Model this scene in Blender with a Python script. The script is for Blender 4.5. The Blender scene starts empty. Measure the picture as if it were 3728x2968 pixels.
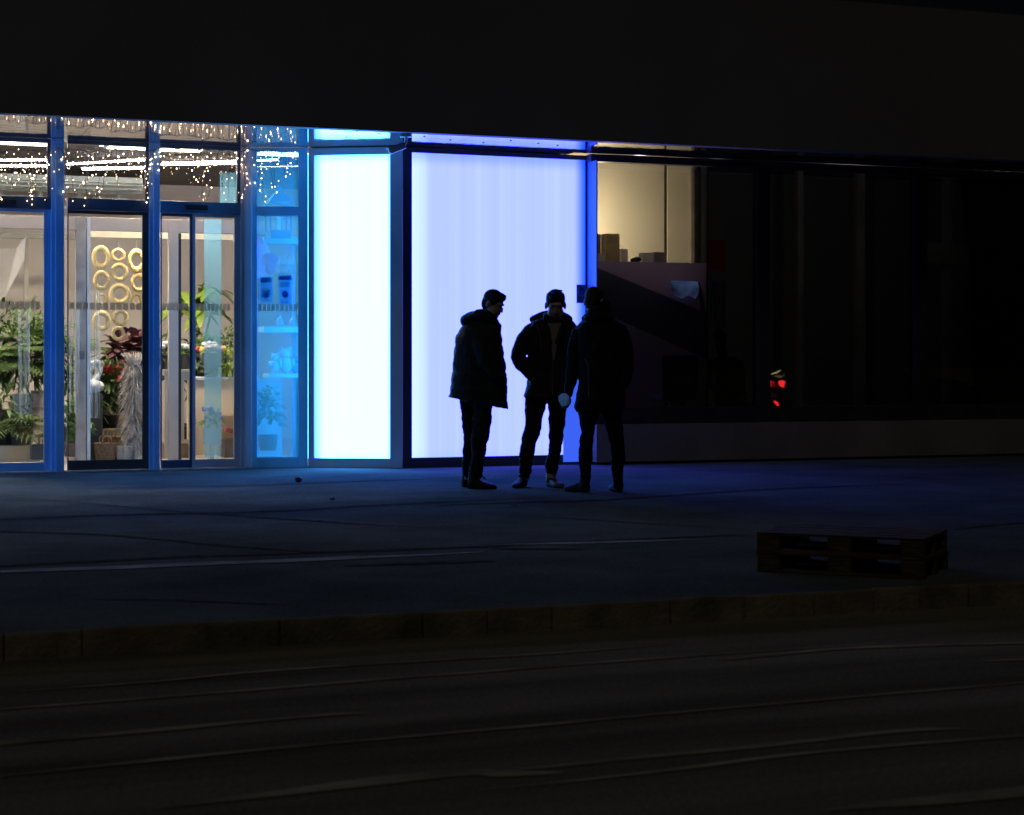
import bpy, bmesh, math, random
from mathutils import Vector, Matrix, Euler, noise
random.seed(7)
R = math.radians
D = bpy.data
sc = bpy.context.scene
col = sc.collection

# ---------------------------------------------------------------- camera model
FPX, CX, HY, HC = 6480.0, 1864.0, 1320.0, 1.14      # focal length in photo pixels, centre, horizon row, eye height
YAW = 20.3
SY, CY = math.sin(R(YAW)), math.cos(R(YAW))
def ray(px, py):
    k = (px-CX)/FPX; m = (HY-py)/FPX
    return Vector((SY+CY*k, CY-SY*k, m))
def at(px, py, Y):
    d = ray(px, py); t = Y/d.y
    return Vector((d.x*t, Y, HC+d.z*t))
def gnd(px, py, z=0.0):
    d = ray(px, py); t = (z-HC)/d.z
    return Vector((d.x*t, d.y*t, z))
def X(px, Y): return at(px, HY, Y).x
def Z(px, py, Y): return at(px, py, Y).z

# ---------------------------------------------------------------- materials
MATS = {}
def nodes(name):
    m = D.materials.new(name); m.use_nodes = True
    nt = m.node_tree; nt.nodes.clear()
    out = nt.nodes.new('ShaderNodeOutputMaterial')
    return m, nt, out
def L(nt, a, b): nt.links.new(a, b)
def mat(name, c, rough=.6, metal=0., var=.25, scale=6., bump=0., bscale=60., spec=.5, c2=None, stretch=(1,1,1), sheen=0, trans=0):
    if name in MATS: return MATS[name]
    m, nt, out = nodes(name)
    b = nt.nodes.new('ShaderNodeBsdfPrincipled')
    b.inputs['Roughness'].default_value = rough; b.inputs['Metallic'].default_value = metal
    b.inputs['Specular IOR Level'].default_value = spec
    if sheen: b.inputs['Sheen Weight'].default_value = sheen; b.inputs['Sheen Roughness'].default_value = .22
    tc = nt.nodes.new('ShaderNodeTexCoord'); mp = nt.nodes.new('ShaderNodeMapping')
    mp.inputs['Scale'].default_value = stretch
    L(nt, tc.outputs['Object'], mp.inputs['Vector'])
    n = nt.nodes.new('ShaderNodeTexNoise'); n.inputs['Scale'].default_value = scale; n.inputs['Detail'].default_value = 6
    L(nt, mp.outputs[0], n.inputs['Vector'])
    cr = nt.nodes.new('ShaderNodeValToRGB')
    cr.color_ramp.elements[0].position = .3; cr.color_ramp.elements[1].position = .7
    lo = [x*(1-var) for x in c]; hi = [min(1, x*(1+var)) for x in (c2 or c)]
    cr.color_ramp.elements[0].color = (*lo, 1); cr.color_ramp.elements[1].color = (*hi, 1)
    L(nt, n.outputs['Fac'], cr.inputs['Fac']); L(nt, cr.outputs['Color'], b.inputs['Base Color'])
    if bump:
        n2 = nt.nodes.new('ShaderNodeTexNoise'); n2.inputs['Scale'].default_value = bscale; n2.inputs['Detail'].default_value = 4
        L(nt, mp.outputs[0], n2.inputs['Vector'])
        bp = nt.nodes.new('ShaderNodeBump'); bp.inputs['Strength'].default_value = bump; bp.inputs['Distance'].default_value = .02
        L(nt, n2.outputs['Fac'], bp.inputs['Height']); L(nt, bp.outputs['Normal'], b.inputs['Normal'])
    if trans:
        t = nt.nodes.new('ShaderNodeBsdfTranslucent'); L(nt, cr.outputs['Color'], t.inputs['Color'])
        mx = nt.nodes.new('ShaderNodeMixShader'); mx.inputs[0].default_value = trans
        L(nt, b.outputs[0], mx.inputs[1]); L(nt, t.outputs[0], mx.inputs[2]); L(nt, mx.outputs[0], out.inputs[0])
    else:
        L(nt, b.outputs[0], out.inputs[0])
    MATS[name] = m; return m
def emit(name, c, s):
    if name in MATS: return MATS[name]
    m, nt, out = nodes(name); e = nt.nodes.new('ShaderNodeEmission')
    e.inputs[0].default_value = (*c, 1); e.inputs[1].default_value = s
    L(nt, e.outputs[0], out.inputs[0]); MATS[name] = m; return m
def glass(name, tint=(.96,.97,.97), ior=1.55, rough=.01, veil=0., veilcol=(.1,.5,1)):
    if name in MATS: return MATS[name]
    m, nt, out = nodes(name)
    t = nt.nodes.new('ShaderNodeBsdfTransparent'); t.inputs[0].default_value = (*tint, 1)
    g = nt.nodes.new('ShaderNodeBsdfGlossy'); g.inputs['Roughness'].default_value = rough
    fr = nt.nodes.new('ShaderNodeFresnel'); fr.inputs[0].default_value = ior
    mx = nt.nodes.new('ShaderNodeMixShader')
    first = t.outputs[0]
    if veil:
        tl = nt.nodes.new('ShaderNodeBsdfTranslucent'); tl.inputs[0].default_value = (*veilcol, 1)
        m2 = nt.nodes.new('ShaderNodeMixShader'); m2.inputs[0].default_value = veil
        L(nt, t.outputs[0], m2.inputs[1]); L(nt, tl.outputs[0], m2.inputs[2]); first = m2.outputs[0]
    L(nt, fr.outputs[0], mx.inputs[0]); L(nt, first, mx.inputs[1]); L(nt, g.outputs[0], mx.inputs[2])
    L(nt, mx.outputs[0], out.inputs[0]); MATS[name] = m; return m

ALU = mat('frame_metal', (.5,.5,.54), .42, .25, .08, 3)
LITALU = mat('blue_lit_metal', (.27,.54,.92), .42, .25, .08, 3)  # grey frame metal with the panels' blue light put into the colour
LITALU_BRIGHT = mat('bright_lit_metal', (.24,.70,1.0), .42, .2, .08, 3)  # same frame metal, strongest blue light in the colour
LITALU_DIM = mat('dim_lit_metal', (.05,.10,.19), .42, .25, .08, 3)  # same frame metal, only faint blue light in the colour
DARKALU = mat('dark_frame_metal', (.07,.075,.085), .45, .2, .1, 3)
GLASS = glass('clear_glass')
WGLASS = glass('window_glass', (.80,.82,.86), 1.75)
WHITE = mat('white_paint', (.72,.71,.68), .6, 0, .06, 4)
CREAM = mat('cream_wood', (.62,.55,.42), .6, 0, .12, 8, stretch=(1,1,.2))
GREYBEIGE = mat('lobby_frame', (.54,.44,.37), .5, 0, .05, 4)
SHOPWALL = mat('shop_wall', (.74,.65,.57), .8, 0, .06, 1.2)
PAPER = mat('paper_white', (.8,.8,.8), .7, 0, .03, 10)
BLACK = mat('black_plastic', (.02,.02,.022), .45, 0, .1, 10)
CARD = mat('cardboard', (.42,.28,.14), .85, 0, .12, 5)
LEAFD = mat('leaf_dark', (.075,.12,.035), .45, 0, .5, 9, trans=.2)
LEAFM = mat('leaf_mid', (.13,.22,.05), .45, 0, .45, 9, trans=.25)
LEAFB = mat('leaf_bright', (.34,.46,.07), .45, 0, .4, 7, trans=.3)
BURG = mat('leaf_burgundy', (.10,.035,.038), .5, 0, .5, 9)
SOIL = mat('pot_dark', (.05,.05,.055), .6, 0, .2, 8)
TERRA = mat('pot_taupe', (.26,.20,.15), .75, 0, .15, 8)
WICKER = mat('wicker', (.26,.15,.07), .8, 0, .5, 40, 1.0, 90, stretch=(1,1,2.5))
WICKERW = mat('wicker_pale', (.62,.53,.42), .8, 0, .35, 40, 1.0, 90, stretch=(1,1,2.5))
STRAW = mat('straw', (.90,.50,.14), .85, 0, .2, 70, .6, 90, c2=(1.0,.72,.36))

# ---------------------------------------------------------------- mesh helpers
def box(bm, x0, y0, z0, x1, y1, z1, bev=0.):
    vs = [bm.verts.new(p) for p in ((x0,y0,z0),(x1,y0,z0),(x1,y1,z0),(x0,y1,z0),(x0,y0,z1),(x1,y0,z1),(x1,y1,z1),(x0,y1,z1))]
    fs = [bm.faces.new([vs[i] for i in f]) for f in ((3,2,1,0),(4,5,6,7),(0,1,5,4),(1,2,6,5),(2,3,7,6),(3,0,4,7))]
    if bev:
        es = {e for f in fs for e in f.edges}
        bmesh.ops.bevel(bm, geom=list(es), offset=bev, segments=2, affect='EDGES', profile=.6)
    return vs
def obox(bm, a, b, th, z0, z1, off=0., bev=0.):
    """upright box along the ground line a-b, th thick; its front (right-hand side seen walking a->b) at off"""
    a, b = Vector(a[:2]), Vector(b[:2]); d = (b-a).normalized(); n = Vector((-d.y, d.x))
    p = [a+n*off, b+n*off, b+n*(off+th), a+n*(off+th)]
    vs = [bm.verts.new((q.x, q.y, z)) for z in (z0, z1) for q in p]
    fs = [bm.faces.new([vs[i] for i in f]) for f in ((3,2,1,0),(4,5,6,7),(0,1,5,4),(1,2,6,5),(2,3,7,6),(3,0,4,7))]
    if bev:
        bmesh.ops.bevel(bm, geom=list({e for f in fs for e in f.edges}), offset=bev, segments=2, affect='EDGES', profile=.6)
def tube(bm, pts, rad, n=10, flat=1.0):
    pts = [Vector(p) for p in pts]
    if not hasattr(rad, '__len__'): rad = [rad]*len(pts)
    rings = []
    for i, p in enumerate(pts):
        d = (pts[min(i+1, len(pts)-1)]-pts[max(i-1, 0)]).normalized()
        up = Vector((0,1,0)) if abs(d.y) < .9 else Vector((1,0,0))
        s = d.cross(up).normalized(); u = s.cross(d).normalized()
        r = rad[i]
        rings.append([bm.verts.new(p+s*math.cos(a)*r+u*math.sin(a)*r*flat) for a in [2*math.pi*k/n for k in range(n)]])
    for a, b in zip(rings, rings[1:]):
        for k in range(n): bm.faces.new((a[k], a[(k+1)%n], b[(k+1)%n], b[k]))
    bm.faces.new(rings[0][::-1]); bm.faces.new(rings[-1])
def spline(pts, m=6):
    pts = [Vector(p) for p in pts]; out = []
    for i in range(len(pts)-1):
        p0, p1, p2, p3 = pts[max(i-1,0)], pts[i], pts[i+1], pts[min(i+2, len(pts)-1)]
        for j in range(m):
            t = j/m
            out.append(.5*((2*p1)+(p2-p0)*t+(2*p0-5*p1+4*p2-p3)*t*t+(3*p1-p0-3*p2+p3)*t**3))
    out.append(pts[-1]); return out
def lathe(bm, prof, c=(0,0,0), n=24, cap=True):
    c = Vector(c)
    rings = [[bm.verts.new(c+Vector((r*math.cos(2*math.pi*k/n), r*math.sin(2*math.pi*k/n), z))) for k in range(n)] for r, z in prof]
    for a, b in zip(rings, rings[1:]):
        for k in range(n): bm.faces.new((a[k], a[(k+1)%n], b[(k+1)%n], b[k]))
    if cap: bm.faces.new(rings[0][::-1]); bm.faces.new(rings[-1])
def ell(bm, c, r, rot=None, sub=3):
    g = bmesh.ops.create_icosphere(bm, subdivisions=sub, radius=1)
    M = Matrix.Translation(Vector(c)) @ (rot or Matrix()) @ Matrix.Diagonal((*r, 1))
    bmesh.ops.transform(bm, matrix=M, verts=g['verts'])
def torus(bm, c, R1, r, n=32, m=10, axis='Y', sz=1.0, wob=0.):
    c = Vector(c); rings = []
    for i in range(n):
        a = 2*math.pi*i/n; rr = r*(1+wob*random.uniform(-1,1)); ring = []
        for j in range(m):
            b = 2*math.pi*j/m; q = R1+rr*math.cos(b)
            ring.append(bm.verts.new(c+Vector((q*math.cos(a), rr*math.sin(b), q*math.sin(a)*sz))))
        rings.append(ring)
    for i in range(n):
        A, B = rings[i], rings[(i+1)%n]
        for j in range(m): bm.faces.new((A[j], B[j], B[(j+1)%m], A[(j+1)%m]))
def obj(name, bm, m, parent=None, smooth=False, **props):
    me = D.meshes.new(name); bmesh.ops.recalc_face_normals(bm, faces=bm.faces[:]); bm.to_mesh(me); bm.free()
    o = D.objects.new(name, me); col.objects.link(o)
    if isinstance(m, (list, tuple)):
        for x in m: me.materials.append(x)
    elif m: me.materials.append(m)
    if smooth:
        for p in me.polygons: p.use_smooth = True
    if parent: o.parent = parent
    for k, v in props.items(): o[k] = v
    return o
def thing(name, label, cat, loc=(0,0,0), rz=0, group=None):
    o = D.objects.new(name, None); col.objects.link(o); o.location = loc; o.rotation_euler = (0,0,rz)
    o['label'] = label; o['category'] = cat
    if group: o['group'] = group
    return o
def tag(o, label, cat, group=None):
    o['label'] = label; o['category'] = cat
    if group: o['group'] = group
    return o
def struct(name, bm, m, smooth=False): return obj(name, bm, m, None, smooth, kind='structure')
BM = bmesh.new
def local(o_loc, p): return Vector(p)-Vector(o_loc)

# ================================================================ SETTING
YD, YP, YW = 19.05, 18.47, 18.32          # door plane, big light panel plane, right-hand window plane
YF, ZS, ZFT = 17.1, 3.47, 5.12            # canopy front, soffit height, fascia top
KY = 7.72                                 # kerb edge

# ---- road, kerb, pavement
m, nt, out = nodes('asphalt')
b = nt.nodes.new('ShaderNodeBsdfPrincipled'); tc = nt.nodes.new('ShaderNodeTexCoord')
mp = nt.nodes.new('ShaderNodeMapping'); mp.inputs['Scale'].default_value = (.12, 1.6, 1)
L(nt, tc.outputs['Object'], mp.inputs[0])
n1 = nt.nodes.new('ShaderNodeTexNoise'); n1.inputs['Scale'].default_value = 1.3; n1.inputs['Detail'].default_value = 5; n1.inputs['Distortion'].default_value = .4
L(nt, mp.outputs[0], n1.inputs[0])
n2 = nt.nodes.new('ShaderNodeTexNoise'); n2.inputs['Scale'].default_value = 55; n2.inputs['Detail'].default_value = 6; L(nt, tc.outputs['Object'], n2.inputs[0])
cr = nt.nodes.new('ShaderNodeValToRGB'); cr.color_ramp.elements[0].position = .35; cr.color_ramp.elements[1].position = .68
cr.color_ramp.elements[0].color = (.17,.155,.12,1); cr.color_ramp.elements[1].color = (.42,.385,.30,1)
L(nt, n1.outputs[0], cr.inputs[0])
mx = nt.nodes.new('ShaderNodeMix'); mx.data_type = 'RGBA'; mx.blend_type = 'MULTIPLY'; mx.inputs[0].default_value = .8
L(nt, cr.outputs[0], mx.inputs[6]); L(nt, n2.outputs[0], mx.inputs[7]); L(nt, mx.outputs[2], b.inputs['Base Color'])
b.inputs['Roughness'].default_value = .62
bp = nt.nodes.new('ShaderNodeBump'); bp.inputs['Strength'].default_value = .15; bp.inputs['Distance'].default_value = .006
L(nt, n2.outputs[0], bp.inputs['Height']); L(nt, bp.outputs[0], b.inputs['Normal']); L(nt, b.outputs[0], out.inputs[0]); b.inputs['Specular IOR Level'].default_value = 0.; b.inputs['Roughness'].default_value = 1.
ASPH = m
m, nt, out = nodes('pavement_stone')
b = nt.nodes.new('ShaderNodeBsdfPrincipled'); tc = nt.nodes.new('ShaderNodeTexCoord')
n1 = nt.nodes.new('ShaderNodeTexNoise'); n1.inputs['Scale'].default_value = .7; n1.inputs['Detail'].default_value = 8; n1.inputs['Roughness'].default_value = .65; L(nt, tc.outputs['Object'], n1.inputs[0])
n2 = nt.nodes.new('ShaderNodeTexNoise'); n2.inputs['Scale'].default_value = 42; n2.inputs['Detail'].default_value = 6; L(nt, tc.outputs['Object'], n2.inputs[0])
n3 = nt.nodes.new('ShaderNodeTexNoise'); n3.inputs['Scale'].default_value = 5; n3.inputs['Detail'].default_value = 6; L(nt, tc.outputs['Object'], n3.inputs[0])
cr = nt.nodes.new('ShaderNodeValToRGB'); cr.color_ramp.elements[0].position = .3; cr.color_ramp.elements[1].position = .7
cr.color_ramp.elements[0].color = (.095,.115,.12,1); cr.color_ramp.elements[1].color = (.225,.265,.275,1); L(nt, n1.outputs[0], cr.inputs[0])
mx = nt.nodes.new('ShaderNodeMix'); mx.data_type = 'RGBA'; mx.blend_type = 'MULTIPLY'; mx.inputs[0].default_value = .8
L(nt, cr.outputs[0], mx.inputs[6]); L(nt, n2.outputs[0], mx.inputs[7]); L(nt, mx.outputs[2], b.inputs['Base Color'])
mr = nt.nodes.new('ShaderNodeMapRange'); mr.inputs[3].default_value = .5; mr.inputs[4].default_value = .8; L(nt, n3.outputs[0], mr.inputs[0])
ad = nt.nodes.new('ShaderNodeMath'); ad.operation = 'MULTIPLY_ADD'; ad.inputs[1].default_value = 1.6; L(nt, n3.outputs[0], ad.inputs[0]); L(nt, n2.outputs[0], ad.inputs[2])
bp = nt.nodes.new('ShaderNodeBump'); bp.inputs['Strength'].default_value = .12; bp.inputs['Distance'].default_value = .006
L(nt, ad.outputs[0], bp.inputs['Height']); L(nt, bp.outputs[0], b.inputs['Normal']); L(nt, b.outputs[0], out.inputs[0]); b.inputs['Specular IOR Level'].default_value = 0.; b.inputs['Roughness'].default_value = 1.
PAVE = m
KERBM = mat('kerb_stone', (.19,.17,.13), .8, 0, .45, 4, .5, 40, 0.)
SEAM = mat('pavement_seam', (.075,.075,.075), .8, 0, .5, 12, 0, 60, 0.)
CHANNEL = mat('channel_concrete', (.30,.31,.33), .6, 0, .4, 3, .2, 40, 0.)
STREAK = mat('worn_rail_steel', (.34,.30,.21), .6, 0, .5, 2.5, 0, 60, 0.)

bm = BM()
v = [bm.verts.new(p) for p in ((-300,-300,-.11),(300,-300,-.11),(300,KY+.02,-.11),(-300,KY+.02,-.11))]
bm.faces.new(v); struct('road', bm, ASPH)
bm = BM()
v = [bm.verts.new(p) for p in ((-300,KY+.05,0),(300,KY+.05,0),(300,300,0),(-300,300,0))]
bm.faces.new(v); struct('pavement', bm, PAVE)
# kerb stones
bm = BM(); x = -40.
kj = [X(p, KY) for p in (15,300,1020,1540,1775,2011,2442,2711,2966,3184,3356,3528)]
cuts = [x0 for x0 in [kj[0]-.55*i for i in range(70,0,-1)]]+kj+[kj[-1]+.42*i for i in range(1,80)]
for a, c in zip(cuts, cuts[1:]):
    j = random.uniform(-.004,.004)
    box(bm, a+.002, KY+j, -.16, c-.002, KY+.052, .004+random.uniform(-.002,.003), .010)
struct('kerb', bm, KERBM)

def ribbon(bm, pts, w, z, jit=.3, m=8):
    P = spline(pts, m); vs = []
    for i, p in enumerate(P):
        d = (P[min(i+1,len(P)-1)]-P[max(i-1,0)]).normalized(); n = Vector((-d.y, d.x, 0))
        taper = min(1, i/(len(P)*.3)+.12, (len(P)-1-i)/(len(P)*.3)+.12)
        h = w/2*taper
        wob = noise.noise(p*1.7)*w*jit; k = 1+jit*noise.noise(p*3.1+Vector((5,1,0)))
        vs.append((bm.verts.new((p.x+n.x*(h*k+wob), p.y+n.y*(h*k+wob), z)), bm.verts.new((p.x-n.x*(h*k-wob), p.y-n.y*(h*k-wob), z))))
    for a, c in zip(vs, vs[1:]): bm.faces.new((a[0], a[1], c[1], c[0]))
def c4(pts): return [gnd(u*.9276, 1650+v*.9276) for u, v in pts]
def c5(pts): return [gnd(1728+u*.9276, 1650+v*.9276) for u, v in pts]
bm = BM()
for pts, w in ((c4([(0,170),(300,195),(640,225),(900,245),(1200,265),(1500,285),(1800,300)]),.05),
               (c4([(-100,266),(0,262),(400,245),(1000,232),(1500,205),(1800,190),(2156,172)]),.09),
               (c4([(250,142),(700,134),(1000,128),(1500,108),(1900,96)]),.06),
               (c4([(-100,305),(0,310),(400,322),(900,365),(1300,395)]),.06),
               (c4([(-100,450),(0,445),(600,415),(1000,398),(1400,385),(2000,365),(2156,350)]),.11),
               (c4([(1350,446),(1600,436),(1960,424)]),.10),
               (c4([(350,575),(700,580),(1150,600)]),.03),
               (c5([(-150,210),(0,200),(500,185),(700,172),(1200,140),(1750,122)]),.10),
               (c5([(0,235),(400,260),(800,285),(1000,292)]),.035),
               (c5([(0,362),(500,345),(1100,320)]),.08), (c5([(1880,300),(2100,278),(2400,270)]),.07),
               (c5([(60,378),(450,378)]),.07)):
    ribbon(bm, pts, w, .004)
struct('pavement_joint', bm, SEAM)
bm = BM()
ribbon(bm, c4([(-200,482),(0,470),(700,440),(1100,425),(1500,408),(1900,390)]), .16, .0041, .25)
ribbon(bm, c5([(60,362),(500,352),(900,338)]), .10, .0041, .3)
struct('drain_channel', bm, CHANNEL)
def cl(pts): return [gnd(u*.8813, 2300+v*.8813, -.11) for u, v in pts]
def crr(pts): return [gnd(1828+u*.8813, 2300+v*.8813, -.11) for u, v in pts]
bm = BM()
for pts, w in ((cl([(-300,345),(0,325),(1000,247),(2156,155)])+crr([(900,95),(1540,50)]),.035),
               (cl([(-300,488),(0,465),(800,397),(1350,345),(1530,338)]),.05),
               (cl([(-300,625),(0,600),(1100,490),(2156,395)])+crr([(1000,312),(2156,213),(2500,180)]),.03),
               (cl([(640,735),(1300,655),(1900,590)])+crr([(0,592),(250,585)]),.085),
               (crr([(-60,585),(600,522),(1200,460),(1700,410),(1950,406)]),.05),
               (crr([(-100,660),(700,575),(1300,500),(2156,432),(2400,412)]),.03),
               (crr([(1350,752),(2156,655),(2500,618)]),.10),
               (c5([(950,714),(1200,690),(1500,667),(2156,650),(2500,640)]),.05),
               (c5([(2000,715),(2400,700)]),.03),
               (c4([(0,828),(600,790),(1100,748),(2156,688)])+c5([(800,650)]),.03)):
    ribbon(bm, [Vector((p.x,p.y,-.11)) if abs(p.z+.11)<1e-4 else Vector((p.x,p.y,-.11)) for p in pts], w, -.106, .35, 14)
struct('road_marking', bm, STREAK)
# stuff lying on the pavement
LEAFL = mat('dead_leaf', (.08,.05,.03), .8)
def litter(px, py, s, lab):
    p = gnd(px, py); bm = BM()
    pts = [(0,-1),(.35,-.4),(.4,.2),(0,1),(-.4,.25),(-.32,-.4)]
    a = random.uniform(0,6)
    c = bm.verts.new((0,0,.012*s*20)); ring = []
    for u, w in pts:
        ring.append(bm.verts.new((s*(u*math.cos(a)-w*math.sin(a)), s*(u*math.sin(a)+w*math.cos(a)), .008+random.uniform(0,.5)*s)))
    for i in range(6): bm.faces.new((c, ring[i], ring[(i+1)%6]))
    o = obj('fallen_leaf', bm, LEAFL); o.location = p
    tag(o, lab, 'leaf', 'leaves fallen on the pavement')
litter(1872,1848,.07,'curled dead leaf lying on the blue lit pavement below the men')
litter(1210,1825,.05,'dead leaf on the pavement in front of the brightest glowing panel')
litter(960,1872,.04,'small leaf lying on the pavement seam in front of the sliding doors')
bm = BM(); ell(bm, (0,0,.028), (.035,.03,.03), sub=2)
for vv in bm.verts: vv.co *= 1+.18*noise.noise(vv.co*60)
o = obj('pebble', bm, SOIL, smooth=False); o.location = gnd(1087,1756); tag(o, 'small dark stone on the pavement near the doorway', 'stone')

# ================================================================ BUILDING
BLD = thing('shop_building', 'dark building with long canopy over a lit flower shop front and dark windows', 'building', (0,YD,0))
def part(name, bm, m, parent=BLD, smooth=False, **k):
    o = obj(name, bm, m, None, smooth, **k)
    o.parent = parent
    w = parent.location if parent.parent is None else Vector((0,0,0))
    if parent is BLD:
        for vv in o.data.vertices: vv.co -= BLD.location
    return o
def sub(name, bm, m, parent, smooth=False):
    o = obj(name, bm, m, None, smooth); o.parent = parent
    for vv in o.data.vertices: vv.co -= BLD.location
    return o
FASC = mat('fascia_panel', (.15,.152,.162), .7, 0, .14, .5)
XL, XR = -9., 34.
bm = BM(); box(bm, XL, YF, ZS-.02, XR, YF+.12, ZFT, .006); part('fascia', bm, FASC)
# soffit: polished metal ceiling with seams
m, nt, out = nodes('soffit_metal')
b = nt.nodes.new('ShaderNodeBsdfPrincipled'); b.inputs['Metallic'].default_value = 1; b.inputs['Roughness'].default_value = .045
tc = nt.nodes.new('ShaderNodeTexCoord'); sx = nt.nodes.new('ShaderNodeSeparateXYZ'); L(nt, tc.outputs['Object'], sx.inputs[0])
nz = nt.nodes.new('ShaderNodeTexNoise'); nz.inputs['Scale'].default_value = 1.2; L(nt, tc.outputs['Object'], nz.inputs[0])
nzz = nt.nodes.new('ShaderNodeTexNoise'); nzz.inputs['Scale'].default_value = 9; L(nt, tc.outputs['Object'], nzz.inputs[0])
def seam(axis_out, period, wid, off):
    a = nt.nodes.new('ShaderNodeMath'); a.operation = 'MULTIPLY_ADD'; a.inputs[1].default_value = .03; L(nt, nz.outputs[0], a.inputs[0]); L(nt, axis_out, a.inputs[2])
    f = nt.nodes.new('ShaderNodeMath'); f.operation = 'ADD'; f.inputs[1].default_value = 100+off; L(nt, a.outputs[0], f.inputs[0])
    g = nt.nodes.new('ShaderNodeMath'); g.operation = 'MODULO'; g.inputs[1].default_value = period; L(nt, f.outputs[0], g.inputs[0])
    h = nt.nodes.new('ShaderNodeMath'); h.operation = 'LESS_THAN'; h.inputs[1].default_value = wid; L(nt, g.outputs[0], h.inputs[0]); return h
s1 = seam(sx.outputs['Y'], .42, .010, .05); s2 = seam(sx.outputs['X'], 1.9, .008, .4)
mxx = nt.nodes.new('ShaderNodeMath'); mxx.operation = 'MAXIMUM'; L(nt, s1.outputs[0], mxx.inputs[0]); L(nt, s2.outputs[0], mxx.inputs[1])
mc = nt.nodes.new('ShaderNodeMix'); mc.data_type = 'RGBA'; mc.inputs[6].default_value = (.80,.81,.84,1); mc.inputs[7].default_value = (.03,.03,.03,1); L(nt, mxx.outputs[0], mc.inputs[0])
L(nt, mc.outputs[2], b.inputs['Base Color'])
bp = nt.nodes.new('ShaderNodeBump'); bp.inputs['Strength'].default_value = .05; bp.inputs['Distance'].default_value = .02; L(nt, nzz.outputs[0], bp.inputs['Height']); L(nt, bp.outputs[0], b.inputs['Normal'])
L(nt, b.outputs[0], out.inputs[0]); SOFF = m
bm = BM(); box(bm, XL, YF+.122, ZS, XR, 18.3, ZS+.06); box(bm, XL, 18.302, ZS, 7.5, 19.3, ZS+.06); part('soffit', bm, SOFF)
for px, py in ((1205,472),(1300,478),(1380,486),(1545,497),(1640,510),(1760,520),(1860,512),(1960,522),(2030,530),(2230,540),(2330,545),(1262,500),(1455,520)):
    p = ray(px, py); t = (ZS-HC)/p.z; q = Vector((p.x*t, p.y*t, ZS))
    bm = BM(); lathe(bm, [(.009,-.006),(.012,-.003),(.012,.001)], q, 8); part('soffit_fixing', bm, BLACK)
bm = BM(); box(bm, XL, YF+.13, ZFT+.0, XR, 27, ZFT+.05); part('roof', bm, DARKALU)
# interior shell of the shop
FLOOR = mat('shop_floor', (.55,.48,.40), .35, 0, .1, 2)
bm = BM(); box(bm, -6, YD+.09, .001, 7.0, 26, .012); part('floor', bm, FLOOR)
bm = BM(); box(bm, -6, 26, .012, 7.0, 26.1, 4.0); part('back_wall', bm, SHOPWALL)
bm = BM(); box(bm, -6.1, YD+.3, .002, -6, 26.1, 4.0); part('side_wall', bm, SHOPWALL)
bm = BM(); box(bm, 7.0, 18.85, .003, 7.1, 26.1, 4.0); part('side_wall', bm, SHOPWALL)
CEIL = mat('ceiling_brown', (.07,.055,.05), .8, 0, .2, 3)
bm = BM(); box(bm, -6, 19.31, 3.72, 7.0, 26, 3.78); part('ceiling', bm, CEIL)
SLAT = mat('cream_slats', (.80,.82,.70), .6, 0, .1, 3)
bm = BM()
for i in range(9):
    y = 24.0+i*.13; z = 3.66-.0*i
    box(bm, -5.5, y, 3.50+random.uniform(-.03,.03), X(520, y), y+.035, 3.60)
for i in range(18):
    x0 = -4.5+i*.53
    if x0 < X(470, 25): box(bm, x0, 25.2, 3.30, x0+.05, 25.26, 3.52)
box(bm, -5.5, 25.27, 3.28, X(500,25), 25.34, 3.31); box(bm, -5.5, 25.27, 3.50, X(500,25), 25.34, 3.53)
part('ceiling_grid', bm, SLAT)
for x0 in (X(20,25.5), X(75,25.5), X(130,25.5), X(290,25.5), X(360,25.5), X(430,25.5)):
    bm = BM(); box(bm, x0-.1, 25.4, 3.31, x0+.11, 25.5, 3.46, .01); part('ceiling_trim', bm, SLAT)

# ---- entrance frames: door plane
def colX(a, b, Y=YD): return X(a, Y), X(b, Y)
zt0, zt1 = 2.735, 2.86                       # transom beam
zh0 = 3.425
def bay(name, a, b, door=False):
    pass
# entrance columns (project in front of the door plane)
for (a, b) in ((203,234),(560,582),(893,915)):
    CM = ALU if a > 800 else LITALU
    Yc = YD-.10
    bm = BM(); box(bm, X(a,Yc), Yc, .0, X(b,Yc), YD+.06, ZS-.002, .006); part('column', bm, CM)
    Ys = YD-.06
    bm = BM(); box(bm, X(a,Ys)-.045, Ys, .0, X(a,Ys)-.006, YD+.05, ZS-.003, .004); part('column_cladding', bm, CM)
def glazed(a, b, sill=True, top=True):
    """frame between two photo columns in the door plane: head, transom bar, sill, jambs"""
    xa, xb = X(a,YD), X(b,YD)
    bm = BM(); box(bm, xa, YD-.02, zh0, xb, YD+.06, ZS-.004, .004); part('head_frame', bm, LITALU_DIM)
    bm = BM(); box(bm, xa, YD-.03, zt0, xb, YD+.07, zt1, .005); part('transom_beam', bm, LITALU_DIM if b < 800 else mat('teal_lit_metal',(.07,.20,.32),.42,.2,.08,3))  # third bay beam carries more of the blue light in its colour
    bm = BM(); box(bm, xb-.075, YD-.005, zt1+.001, xb-.004, YD+.055, zh0-.001, .004); part('transom_jamb', bm, DARKALU)
    bm = BM(); box(bm, xa+.001, YD+.02, zt1+.001, xb-.076, YD+.03, zh0-.001); w = part('transom_window', bm, GLASS)
    return xa, xb
glazed(-330, 199); glazed(246, 556); glazed(582, 888)
xa, xb = X(-330,YD), X(199,YD)
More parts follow.
